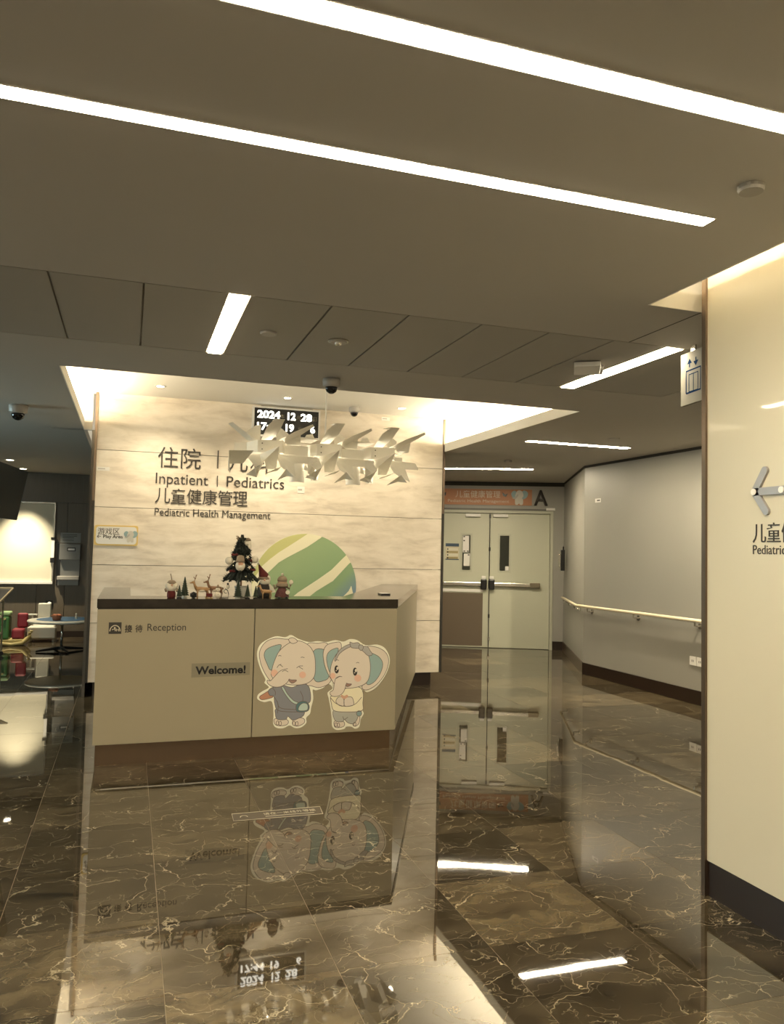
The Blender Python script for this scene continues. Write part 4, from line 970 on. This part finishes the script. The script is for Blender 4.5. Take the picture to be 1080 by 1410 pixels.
obj('cap', lathe(bm_(), [(0.030, 0.100), (0.032, 0.108), (0.022, 0.122), (0.006, 0.128)], (0, 0, 0), 16), GRB, g, smooth=True, local=True)
obj('stalk', tube(bm_(), [(0, 0, 0.125), (-0.004, 0, 0.15), (-0.010, 0, 0.172)], 0.004, 6), GRB, g, smooth=True, local=True)
hp = thing('pine_cone', 'small dark pine cone lying beside the tallest slim tree', 'pine cone', (px(265), YF, CT))
b_ = bm_()
for k in range(5):
    for j in range(8):
        a = j * PI / 4 + k * 0.4; r = 0.020 * math.sin(0.5 + k * 0.5); ell(b_, (-0.018 + k * 0.009, r * math.cos(a), 0.021 + r * math.sin(a)), (0.006, 0.006, 0.004), 6)
ell(b_, (0, 0, 0.021), (0.024, 0.017, 0.017), 10)
obj('scales', b_, BLACK, hp, local=True)
def deer(label, p, y, s, coat, belly, face=-1, antlers=True, bowed=False):
    t = thing('deer_figurine', label, 'figurine', (px(p), y, CT))
    def q(x, yy, z): return (x * s * -face, yy * s, z * s)
    b = bm_()
    tube(b, [q(-0.048, 0, 0.070), q(-0.03, 0, 0.072), q(0.01, 0, 0.070), q(0.042, 0, 0.068), q(0.052, 0, 0.064)], [0.012 * s, 0.020 * s, 0.019 * s, 0.019 * s, 0.008 * s], 12)
    tube(b, [q(-0.038, 0, 0.072), q(-0.055, 0, 0.098), q(-0.062, 0, 0.122)], [0.016 * s, 0.010 * s, 0.009 * s], 10)
    ell(b, q(-0.068, 0, 0.125), (0.016 * s, 0.010 * s, 0.010 * s), 10); ell(b, q(-0.085, 0, 0.121), (0.012 * s, 0.006 * s, 0.006 * s), 8)
    ell(b, q(0.056, 0, 0.072), (0.008 * s, 0.005 * s, 0.010 * s), 8)
    obj('body', b, coat, t, smooth=True, local=True)
    for x, yy, k in ((-0.035, 0.010, 0.004), (-0.030, -0.010, -0.004), (0.036, 0.010, 0.006), (0.042, -0.010, 0.010)):
        obj('leg', tube(bm_(), [q(x, yy, 0.066), q(x + k, yy, 0.036), q(x + k * 0.2, yy, 0.0)], [0.009 * s, 0.005 * s, 0.004 * s], 8), coat, t, smooth=True, local=True)
    b = bm_()
    for sy in (-1, 1): ell(b, q(-0.060, 0.012 * sy, 0.136), (0.004 * s, 0.009 * s, 0.004 * s), 6)
    obj('ear', b, coat, t, smooth=True, local=True)
    if belly: obj('belly', ell(bm_(), q(0.0, -0.004, 0.060), (0.036 * s, 0.017 * s, 0.013 * s), 12), IVO, t, smooth=True, local=True)
    if antlers:
        for sy in (-1, 1):
            b = bm_(); tube(b, [q(-0.060, 0.006 * sy, 0.132), q(-0.052, 0.016 * sy, 0.155), q(-0.045 + 0.004 * sy, 0.014 * sy, 0.185)], 0.0028 * s, 6)
            tube(b, [q(-0.054, 0.014 * sy, 0.150), q(-0.066, 0.018 * sy, 0.168)], 0.0022 * s, 6); obj('antler', b, TAN2, t, smooth=True, local=True)
    return t
deer('brown deer with pale belly facing the bearded figurine', 276, YF - 0.02, 0.90, TAN, True)
deer('second brown deer behind the little snowman, its antlers dark', 296, YF + 0.035, 0.92, TAN2, True)
deer('golden deer without antlers standing in front of the red hatted gnome', 366, YF - 0.045, 0.72, TAN, False, antlers=False)
sl = thing('toy_sleigh', 'little red toy sleigh between the two brown deer', 'sleigh', (px(286), YF - 0.05, CT))
b_ = bm_(); box(b_, -0.022, 0.022, -0.012, 0.012, 0.010, 0.036, 0.004); obj('body', b_, MAR, sl, local=True)
b_ = bm_()
for y in (-0.011, 0.011): tube(b_, [(-0.03, y, 0.014), (-0.024, y, 0.003), (0.026, y, 0.003)], 0.002, 6)
for x in (-0.015, 0.015):
    for y in (-0.011, 0.011): tube(b_, [(x, y, 0.003), (x, y, 0.012)], 0.002, 6)
obj('runner', b_, GOLD, sl, local=True)
sm = thing('snowman_figurine', 'little white snowman between the sleigh and the curled stand', 'figurine', (px(297.5), YF - 0.06, CT))
obj('body', ell(ell(bm_(), (0, 0, 0.024), 0.024), (0, 0, 0.062), 0.018), IVO, sm, smooth=True, local=True)
obj('hat', lathe(bm_(), [(0.013, 0.074), (0.010, 0.086), (0.003, 0.10)], (0, 0, 0), 10), GRB, sm, smooth=True, local=True)
obj('button', ell(ell(ell(bm_(), (0, -0.024, 0.03), 0.003, 6), (-0.005, -0.017, 0.066), 0.002, 6), (0.005, -0.017, 0.066), 0.002, 6), BLACK, sm, local=True)
cs = thing('penguin_stand', 'curled dark metal stand with a tiny penguin on top beside the fir tree', 'ornament', (px(309), YF - 0.03, CT))
b_ = bm_(); tube(b_, [(-0.028, 0, 0.004), (0.018, 0, 0.004), (0.022, 0, 0.03), (0.014, 0, 0.055), (-0.002, 0, 0.07)], 0.003, 6)
tube(b_, [(0.002 + 0.014 * math.cos(a), 0, 0.05 + 0.014 * math.sin(a)) for a in [k * 0.4 for k in range(14)]], 0.0025, 6); obj('stand', b_, BLACK, cs, smooth=True, local=True)
pg = obj('penguin', ell(ell(bm_(), (0.016, 0, 0.084), (0.010, 0.010, 0.016)), (0.014, 0, 0.104), 0.008), BLACK, cs, smooth=True, local=True)
obj('penguin_belly', ell(bm_(), (0.015, -0.004, 0.084), (0.008, 0.008, 0.013), 8), IVO, cs, smooth=True, local=True)

# decorated fir tree in a pot
ft = thing('christmas_tree', 'decorated dark fir tree in a light grey pot on the counter', 'tree', (px(331) * 1.017, YF + 0.10, CT))
obj('pot', lathe(bm_(), [(0.034, 0), (0.040, 0.004), (0.044, 0.07), (0.047, 0.075), (0.047, 0.084), (0.040, 0.084), (0.0, 0.078)], (0, 0, 0), 20), POT, ft, smooth=False, local=True)
obj('trunk', tube(bm_(), [(0, 0, 0.07), (0, 0, 0.42)], 0.007, 8), TAN2, ft, local=True)
b_ = bm_(); rng = random.Random(3)
for z0, z1, rad in ((0.105, 0.23, 0.128), (0.18, 0.29, 0.112), (0.25, 0.35, 0.090), (0.31, 0.41, 0.066), (0.36, 0.455, 0.042)):
    nb = 19
    lathe(b_, [(0.01, z1 + 0.01), (rad * 0.45, (z0 + z1) / 2 + 0.015), (rad * 0.74, z0 + 0.022), (0.01, z0 + 0.03)], (0, 0, 0), 14)
    for k in range(nb):
        a = 2 * PI * k / nb + rng.uniform(-0.15, 0.15); r = rad * rng.uniform(0.85, 1.08); c, s = math.cos(a), math.sin(a)
        tipz = z0 + rng.uniform(-0.01, 0.02)
        P = [Vector((c * 0.012, s * 0.012, z1 - 0.02)), Vector((c * r * 0.55, s * r * 0.55, (z1 + tipz) / 2)), Vector((c * r, s * r, tipz + 0.015))]
        for i in range(60):
            t_ = rng.random(); base = P[0].lerp(P[1], t_ * 2) if t_ < 0.5 else P[1].lerp(P[2], t_ * 2 - 1)
            dv = Vector((rng.uniform(-1, 1), rng.uniform(-1, 1), rng.uniform(-0.9, 0.7))).normalized() * 0.024 + Vector((c, s, 0)) * 0.006
            sd_ = dv.cross(Vector((rng.uniform(-1, 1), 0.3, 1))).normalized() * 0.0045
            b_.faces.new([b_.verts.new(v) for v in (base + sd_, base - sd_, base + dv)])
        tube(b_, P, [0.018, 0.016, 0.006], 5)
obj('branches', b_, DG2, ft, local=True)
for x, z, r in ((-0.098, 0.27, 0.030), (0.090, 0.282, 0.028)):
    obj('pompom', ell(bm_(), (x, -0.05, z), r, 12), IVO, ft, smooth=True, local=True)
for x, y, z in ((-0.06, -0.06, 0.315), (0.07, -0.07, 0.205), (0.055, -0.06, 0.275), (-0.075, -0.07, 0.195)):
    b = bm_(); ell(b, (x - 0.012, y, z), (0.014, 0.006, 0.010), 8); ell(b, (x + 0.012, y, z), (0.014, 0.006, 0.010), 8); ell(b, (x, y - 0.004, z), 0.005, 6); obj('bow', b, MAR, ft, smooth=True, local=True)
fo = obj('santa_ornament', ell(bm_(), (-0.022, -0.095, 0.235), (0.036, 0.022, 0.040), 14), IVO, ft, smooth=True, local=True)
obj('ornament_face', ell(bm_(), (-0.022, -0.112, 0.250), (0.020, 0.008, 0.014), 10), EP, fo, smooth=True, local=True)
obj('ornament_hat', lathe(bm_(), [(0.036, 0.262), (0.030, 0.275), (0.026, 0.305), (0.010, 0.312)], (-0.022, -0.095, 0), 14), GRB, fo, smooth=True, local=True)
for x, z in ((0.045, 0.225), (0.03, 0.30)): obj('star', prism(bm_(), [(0.016 * (1 if k % 2 else 0.4) * math.cos(k * PI / 5 + .3) + x, 0.016 * (1 if k % 2 else 0.4) * math.sin(k * PI / 5 + .3) + z) for k in range(10)], (Vector((0, -0.10, 0)), Vector((1, 0, 0)), Vector((0, 0, 1)), Vector((0, -1, 0))), 0.004), IVO, ft, local=True)
for x, y, z in ((0.02, -0.11, 0.155), (0.075, -0.08, 0.135), (-0.07, -0.08, 0.235), (0.05, -0.09, 0.23)): obj('bauble', ell(bm_(), (x, y, z), 0.007, 8), M('bauble_bright', lincol=(0.8, 0.78, 0.6), rough=0.1, metal=0.8), ft, smooth=True, local=True)
obj('topper', ell(ell(bm_(), (0.035, -0.03, 0.405), (0.028, 0.018, 0.022)), (0.050, -0.035, 0.385), (0.014, 0.012, 0.024)), IVO, ft, smooth=True, local=True)
obj('topper_cap', lathe(bm_(), [(0.020, 0.42), (0.018, 0.432), (0.006, 0.442)], (0.04, -0.03, 0), 12), GRB, ft, smooth=True, local=True)
b_ = bm_()
for k in range(14): tube(b_, [(0, 0, 0.42), (-0.02 + rng.uniform(-0.03, 0.02), rng.uniform(-0.02, 0.02), 0.43 + rng.uniform(0, 0.03))], 0.003, 5)
obj('topper_spray', b_, GRB, ft, local=True)

# gnome with the tall maroon hat
gn = thing('gnome_figurine', 'gnome with tall leaning maroon hat and pale beard beside the fir tree', 'figurine', (px(364) * 1.029, YF + 0.17, CT))
obj('body', lathe(bm_(), [(0.050, 0), (0.054, 0.02), (0.048, 0.08), (0.030, 0.12)], (0, 0, 0), 18), M('gnome_coat', lincol=(0.035, 0.028, 0.022), rough=0.9), gn, smooth=True, local=True)
obj('beard', ell(ell(bm_(), (0.002, -0.028, 0.115), (0.040, 0.024, 0.026)), (0.026, -0.02, 0.135), (0.022, 0.018, 0.028)), IVO, gn, smooth=True, local=True)
obj('nose', ell(bm_(), (-0.004, -0.055, 0.128), 0.008, 8), EP, gn, smooth=True, local=True)
obj('hat', tube(bm_(), [(0.0, 0, 0.138), (-0.006, 0, 0.165), (-0.026, 0, 0.205), (-0.044, 0, 0.245)], [0.044, 0.036, 0.018, 0.004], 14), MAR, gn, smooth=True, local=True)
obj('hat_brim', lathe(bm_(), [(0.047, 0.130), (0.050, 0.138), (0.046, 0.148), (0.04, 0.15)], (0, 0, 0), 18), GRB, gn, smooth=True, local=True)
obj('hat_pompom', ell(bm_(), (-0.046, 0, 0.252), 0.010, 8), IVO, gn, smooth=True, local=True)
obj('wing', prism(bm_(), [(0.03, 0.11), (0.08, 0.06), (0.085, 0.035), (0.045, 0.03)], (Vector((0, -0.03, 0)), Vector((1, 0, 0)), Vector((0, 0, 1)), Vector((0, -1, 0))), 0.006), IVO, gn, local=True)
# plush doll with beanie
dl = thing('plush_doll', 'plush doll with knitted beanie and dark plaid dress at the end of the ornament row', 'doll', (px(391), YF + 0.01, CT))
obj('dress', lathe(bm_(), [(0.052, 0.004), (0.054, 0.015), (0.040, 0.055), (0.024, 0.08)], (0, 0, 0), 18), M('plaid_dress', lincol=(0.09, 0.03, 0.025), rough=0.9, noise=0.8, nscale=60), dl, smooth=True, local=True)
obj('scarf', lathe(bm_(), [(0.030, 0.078), (0.046, 0.088), (0.046, 0.104), (0.03, 0.112)], (0, 0, 0), 16), GRB, dl, smooth=True, local=True)
obj('head', ell(bm_(), (0, -0.004, 0.115), (0.036, 0.032, 0.026)), M('doll_face', lincol=(0.40, 0.28, 0.18), rough=0.9), dl, smooth=True, local=True)
obj('beanie', lathe(bm_(), [(0.036, 0.124), (0.037, 0.140), (0.026, 0.158), (0.008, 0.166)], (0, 0, 0), 16), GRB, dl, smooth=True, local=True)
obj('bobble', ell(bm_(), (0, 0, 0.175), 0.011, 8), IVO, dl, smooth=True, local=True)
for sx in (-1, 1): obj('foot', ell(bm_(), (0.026 * sx, -0.040, 0.008), (0.014, 0.016, 0.008), 8), BLACK, dl, smooth=True, local=True)
for sx in (-1, 1): obj('arm', tube(bm_(), [(0.03 * sx, 0, 0.085), (0.055 * sx, -0.006, 0.07), (0.062 * sx, -0.012, 0.098)], 0.008, 8), GRB, dl, smooth=True, local=True)
obj('mitten', ell(bm_(), (0.064, -0.014, 0.118), (0.017, 0.012, 0.018), 10), IVO, dl, smooth=True, local=True)
obj('tag', prism(bm_(), circ(0.034, 0.045, 0.016, n=12), (Vector((0, -0.05, 0)), Vector((1, 0, 0)), Vector((0, 0, 1)), Vector((0, -1, 0))), 0.003), IVO, dl, local=True)
# card reader on the side counter
cr_ = thing('phone', 'small black device lying on the corner of the stone counter', 'phone', (2.05, 6.33, CT))
b_ = bm_(); box(b_, -0.040, 0.040, -0.05, 0.05, 0, 0.012, 0.003); obj('case', b_, BLACK, cr_, local=True)
obj('screen', box(bm_(), -0.035, 0.035, -0.045, 0.045, 0.012, 0.0128), WHITE, cr_, local=True)

# ================================================================== FLOOR STICKER
fs = thing('floor_sticker', 'narrow floor sticker with pale border and waiting line writing before the desk', 'sticker', (0.855, 4.51, 0))
ff = lambda h: (Vector((0, 0, h)), Vector((1, 0, 0)), Vector((0, 1, 0)), Vector((0, 0, 1)))
PS = M('sticker_pale', lincol=(0.50, 0.44, 0.32), rough=0.3)
obj('film', prism(bm_(), [(0.595, 4.448), (1.105, 4.442), (1.118, 4.580), (0.600, 4.576)], ff(0.0012), 0.001), M('sticker_grey', lincol=(0.115, 0.095, 0.075), rough=0.18), fs)
b_ = bm_(); ribbon(b_, [(0.599, 4.452), (1.101, 4.446), (1.114, 4.576), (0.604, 4.572)], 0.008, ff(0.0016), closed=True); obj('border', b_, PS, fs)
b_ = bm_(); ribbon(b_, [(0.645 + 0.018 + 0.02 * math.cos(a), 4.503 + 0.026 * math.sin(a)) for a in [PI * k / 10 for k in range(11)]], 0.006, ff(0.0016)); obj('logo', b_, PS, fs)
obj('lettering', text_bm('请在一米线外等候', ff(0.0014)[:1] and (Vector((0.775, 4.506, 0.0014)), Vector((1, 0, 0)), Vector((0, 1, 0)), Vector((0, 0, 1))), 0.30, 0.040, 0.0003), PS, fs)
b_ = bm_(); ribbon(b_, [(0.78, 4.484), (1.06, 4.482)], 0.008, ff(0.0016)); obj('lettering', b_, PS, fs)

# ================================================================== PLAY AREA
FW = 13.90
wb = thing('white_board', 'large pale wall board lit by a downlight in the play area', 'board', (-1.9, FW, 0.87))
obj('board_face', B(-2.75, -1.180, FW - 0.03, FW - 0.001, 0.90, 2.165), M('board_cream', lincol=(0.56, 0.53, 0.42), rough=0.6), wb)
b_ = bm_(); box(b_, -2.77, -1.165, FW - 0.045, FW - 0.001, 2.165, 2.185); box(b_, -1.180, -1.160, FW - 0.045, FW - 0.001, 0.87, 2.165); obj('rim', b_, STEEL, wb)
obj('tray', B(-2.77, -1.165, FW - 0.09, FW - 0.001, 0.865, 0.90), WHITE, wb)
bc = thing('board_clip', 'dark marker holder clipped on the board edge beside the drinking fountain', 'holder', (-1.19, FW - 0.05, 1.22))
obj('body', B(-1.20, -1.155, FW - 0.075, FW - 0.046, 1.25, 1.58), WHITE, bc); obj('clip', B(-1.21, -1.15, FW - 0.082, FW - 0.0455, 1.58, 1.62), BLACK, bc); obj('clip', B(-1.21, -1.15, FW - 0.082, FW - 0.0455, 1.21, 1.29), BLACK, bc)
df = thing('drinking_fountain', 'grey recessed drinking fountain in the dark panelled play area wall', 'fountain', (-0.93, FW, 0.85))
obj('recess_frame', B(-1.115, -0.755, FW - 0.012, FW - 0.001, 0.84, 1.52), BLACK, df)
SG = M('fountain_steel', lincol=(0.20, 0.20, 0.19), rough=0.4, metal=0.4)
obj('back_panel', B(-1.055, -0.765, FW - 0.03, FW - 0.012, 0.99, 1.26), SG, df)
b_ = bm_(); box(b_, -1.075, -0.755, FW - 0.10, FW - 0.012, 1.26, 1.52, 0.008); hd = obj('head', b_, SG, df)
obj('display', B(-0.96, -0.83, FW - 0.104, FW - 0.100, 1.40, 1.46), BLACK, hd); obj('readout', B(-0.945, -0.845, FW - 0.106, FW - 0.104, 1.415, 1.445), WHITE, hd)
b_ = bm_(); box(b_, -1.095, -0.765, FW - 0.12, FW - 0.012, 0.935, 0.995, 0.006); obj('basin_rim', b_, GREYP, df)
obj('drain', B(-1.085, -0.775, FW - 0.05, FW - 0.012, 0.845, 0.93), SG, df)
nb_ = thing('wall_notice', 'grey notice plate above the drinking fountain', 'notice', (-0.93, FW, 1.535))
obj('plate', B(-1.075, -0.765, FW - 0.010, FW - 0.001, 1.535, 1.70), M('notice_grey', lincol=(0.26, 0.26, 0.24)), nb_)
b_ = bm_()
for z in (1.665, 1.64, 1.615, 1.575): box(b_, -1.04, -0.82 - (0.05 if z < 1.63 else 0), FW - 0.0115, FW - 0.010, z, z + 0.008)
obj('print', b_, INK, nb_)
wt = tag(obj('warning_sign', prism(bm_(), [(-1.150, 1.525), (-1.085, 1.525), (-1.1175, 1.60)], (Vector((0, FW - 0.008, 0)), Vector((1, 0, 0)), Vector((0, 0, 1)), Vector((0, -1, 0))), 0.006), BLACK), 'small dark triangular warning sign beside the drinking fountain', 'sign')
ws2 = thing('wall_socket', 'small dark framed wall socket above the white play chair', 'socket', (-1.17, FW, 0.52))
obj('plate', B(-1.255, -1.145, FW - 0.012, FW - 0.001, 0.50, 0.60), BLACK, ws2); obj('plug', ell(bm_(), (-1.195, FW - 0.02, 0.55), (0.035, 0.01, 0.025), 10), WHITE, ws2, smooth=True)
# hanging tv
tvt = thing('television', 'black television hanging from the ceiling at the play area edge', 'television', (-1.075, 8.15, 2.0), math.radians(-7))
b_ = bm_(); box(b_, -0.02, 0.02, -0.75, 0.35, -0.27, 0.22, 0.006)
bmesh.ops.rotate(b_, cent=(0, 0, 0), matrix=Matrix.Rotation(math.radians(10), 3, 'Y'), verts=b_.verts); obj('casing', b_, BLACK, tvt, local=True)
b_ = bm_(); tube(b_, [(0, -0.55, 0.15), (0, -0.55, HC - 2.0)], 0.02, 10); obj('ceiling_mount', b_, BLACK, tvt, local=True)
cool_fill = thing('television', 'unseen lit screen added on the side wall to cast cool light on the ceiling', 'television', (-3.9, 7.4, 1.5))  # glowing screen added out of view for the bluish light on the ceiling
obj('casing', B(-3.995, -3.93, 6.6, 8.2, 1.5, 2.3), BLACK, cool_fill)
obj('screen', B(-3.93, -3.925, 6.63, 8.17, 1.53, 2.27), M('cool_fill_screen', lincol=(0.05, 0.05, 0.05), emit=22, ecol=(0.55, 0.80, 0.85)), cool_fill)

downlight('lit downlight over the corridor handrail, hidden behind the cream glass column', 5.18, 5.55, HC, SPOT * 22, r=0.05, spread=1.7, rotx=0.75)
# children's table
TXc, TYc = -0.865, 12.12
tb = thing('round_table', 'low round white table with dark star base in the play area', 'table', (TXc, TYc, 0))
obj('tabletop', lathe(bm_(), [(0.0, 0.405), (0.42, 0.405), (0.455, 0.418), (0.46, 0.432), (0.45, 0.445), (0, 0.446)], (0, 0, 0), 40), M('table_white', lincol=(0.66, 0.63, 0.54), rough=0.35), tb, smooth=False, local=True)
obj('column', tube(bm_(), [(0, 0, 0.03), (0, 0, 0.405)], 0.018, 12), STEEL, tb, smooth=True, local=True)
b_ = bm_(); 
lathe(b_, [(0.045, 0.02), (0.04, 0.06), (0.02, 0.07)], (0, 0, 0), 14); obj('hub', b_, BLACK, tb, local=True)
for k in range(4):
    a = k * PI / 2 + 0.35; obj('foot', tube(bm_(), [(0.03 * math.cos(a), 0.03 * math.sin(a), 0.045), (0.34 * math.cos(a), 0.34 * math.sin(a), 0.014)], [0.022, 0.012], 8), BLACK, tb, local=True)
mt = tag(obj('play_mat', lathe(bm_(), [(0.36, 0), (0.36, 0.003), (0.0, 0.003)], (TXc + 0.02, TYc + 0.02, 0.4462), 32), M('mat_blue', lincol=(0.05, 0.12, 0.22), noise=0.9, nscale=7)), 'blue and white round mat lying on the low white table', 'mat')
bk = thing('toy_basket', 'orange brown basket of toys on the low white table', 'basket', (TXc - 0.06, TYc - 0.20, 0.4495))
obj('basket', lathe(bm_(), [(0.050, 0), (0.070, 0.06), (0.074, 0.07), (0.066, 0.07), (0.05, 0.05), (0, 0.05)], (0, 0, 0), 16), M('basket_brown', lincol=(0.25, 0.09, 0.04)), bk, local=True)
b_ = bm_()
for k in range(7): ell(b_, (random.uniform(-0.04, 0.04), random.uniform(-0.04, 0.04), 0.072), (0.022, 0.02, 0.016), 7)
obj('toys', b_, M('toy_orange', lincol=(0.45, 0.16, 0.07)), bk, local=True)
tf = thing('toy_figure', 'small pale toy figure standing on the table mat', 'toy', (TXc + 0.18, TYc, 0.4495))
obj('body', lathe(bm_(), [(0.018, 0), (0.014, 0.03), (0.008, 0.05), (0.012, 0.062), (0.010, 0.078), (0, 0.084)], (0, 0, 0), 10), IVO, tf, smooth=True, local=True)
# white child chair
wc = thing('child_chair', 'white moulded child chair standing behind the low table', 'chair', (-1.215, 13.38, 0))
WC = M('chair_white', lincol=(0.60, 0.58, 0.50), rough=0.4)
b_ = bm_(); box(b_, -0.20, 0.16, -0.16, 0.16, 0.20, 0.25, 0.02); obj('seat', b_, WC, wc, local=True)
b_ = bm_(); box(b_, -0.11, 0.08, 0.13, 0.17, 0.25, 0.58, 0.018); obj('backrest', b_, WC, wc, local=True)
b_ = bm_(); box(b_, -0.22, 0.18, -0.20, -0.15, 0.06, 0.24, 0.018); obj('front_skirt', b_, WC, wc, local=True)
for sx in (-0.19, 0.15):
    b_ = bm_(); box(b_, sx - 0.02, sx + 0.02, -0.15, 0.16, 0.0, 0.21, 0.012); obj('leg_panel', b_, WC, wc, local=True)
b_ = bm_(); box(b_, -0.24, -0.10, -0.06, 0.0, 0.40, 0.425, 0.008); tube(b_, [(-0.17, -0.03, 0.25), (-0.17, -0.03, 0.41)], 0.015, 8); obj('armrest', b_, WC, wc, local=True)
# rocker toy
rk = thing('rocking_toy', 'plastic rocking toy with green front, red seat and yellow rockers', 'rocking toy', (-1.60, 12.9, 0))
YEL = M('toy_yellow', lincol=(0.52, 0.42, 0.17)); RED = M('toy_red', lincol=(0.24, 0.02, 0.03)); TGR = M('toy_green', lincol=(0.05, 0.16, 0.045))
for y in (-0.12, 0.12):
    pts = [(-0.22, y, 0.10), (-0.15, y, 0.045), (0.0, y, 0.026), (0.15, y, 0.045), (0.22, y, 0.11), (0.25, y, 0.20)]
    obj('rocker', tube(bm_(), pts, [0.02, 0.026, 0.026, 0.03, 0.035, 0.028], 10), YEL, rk, smooth=True, local=True)
b_ = bm_(); box(b_, -0.20, 0.18, -0.12, 0.12, 0.06, 0.10, 0.012); obj('footboard', b_, YEL, rk, local=True)
b_ = bm_(); box(b_, -0.17, -0.03, -0.13, 0.13, 0.10, 0.44, 0.03); obj('front', b_, TGR, rk, local=True)
b_ = bm_(); box(b_, -0.165, -0.02, -0.12, 0.12, 0.441, 0.50, 0.02); obj('front_cap', b_, M('toy_green_light', lincol=(0.28, 0.42, 0.20)), rk, local=True)
obj('handle', tube(bm_(), [(-0.09, -0.17, 0.40), (-0.09, 0.17, 0.40)], 0.014, 8), YEL, rk, local=True)
b_ = bm_(); box(b_, 0.0, 0.17, -0.11, 0.11, 0.10, 0.25, 0.03); obj('seat', b_, RED, rk, local=True)
b_ = bm_(); box(b_, 0.05, 0.20, 0.05, 0.11, 0.25, 0.47, 0.028); obj('backrest', b_, RED, rk, local=True)
# cart
ca = thing('toy_trolley', 'cream tubular trolley with slanted tray at the play area side', 'trolley', (-1.60, 11.5, 0))
TRC = M('trolley_cream', lincol=(0.45, 0.38, 0.25), rough=0.3, metal=0.4)
for x in (-0.32, 0.02):
    for y in (-0.2, 0.2):
        obj('post', tube(bm_(), [(x, y, 0.06), (x, y, 0.74)], 0.012, 8), TRC, ca, local=True)
        obj('wheel', lathe(bm_(), [(0.03, -0.012), (0.032, 0), (0.03, 0.012)], (x, y, 0.032), 14, 'y'), BLACK, ca, local=True)
for z in (0.30, 0.52):
    b_ = bm_(); box(b_, -0.33, 0.03, -0.21, 0.21, z, z + 0.015); obj('shelf', b_, TRC, ca, local=True)
b_ = bm_()
for a, c in (((-0.36, -0.22, 0.74), (0.03, -0.22, 0.74)), ((0.03, -0.22, 0.74), (0.13, 0.22, 0.90)), ((0.13, 0.22, 0.90), (-0.30, 0.22, 0.90)), ((-0.30, 0.22, 0.90), (-0.36, -0.22, 0.74))): tube(b_, [a, c], 0.014, 8)
obj('tray_frame', b_, TRC, ca, local=True)
b_ = bm_(); v = [b_.verts.new(p) for p in ((-0.36, -0.22, 0.74), (0.03, -0.22, 0.74), (0.13, 0.22, 0.90), (-0.30, 0.22, 0.90))]; b_.faces.new(v)
r = bmesh.ops.extrude_face_region(b_, geom=list(b_.faces)); [setattr(g_, 'co', g_.co + Vector((0, 0, -0.01))) for g_ in r['geom'] if isinstance(g_, bmesh.types.BMVert)]
obj('tray', b_, BLACK, ca, local=True)
print('tiles', nt_)
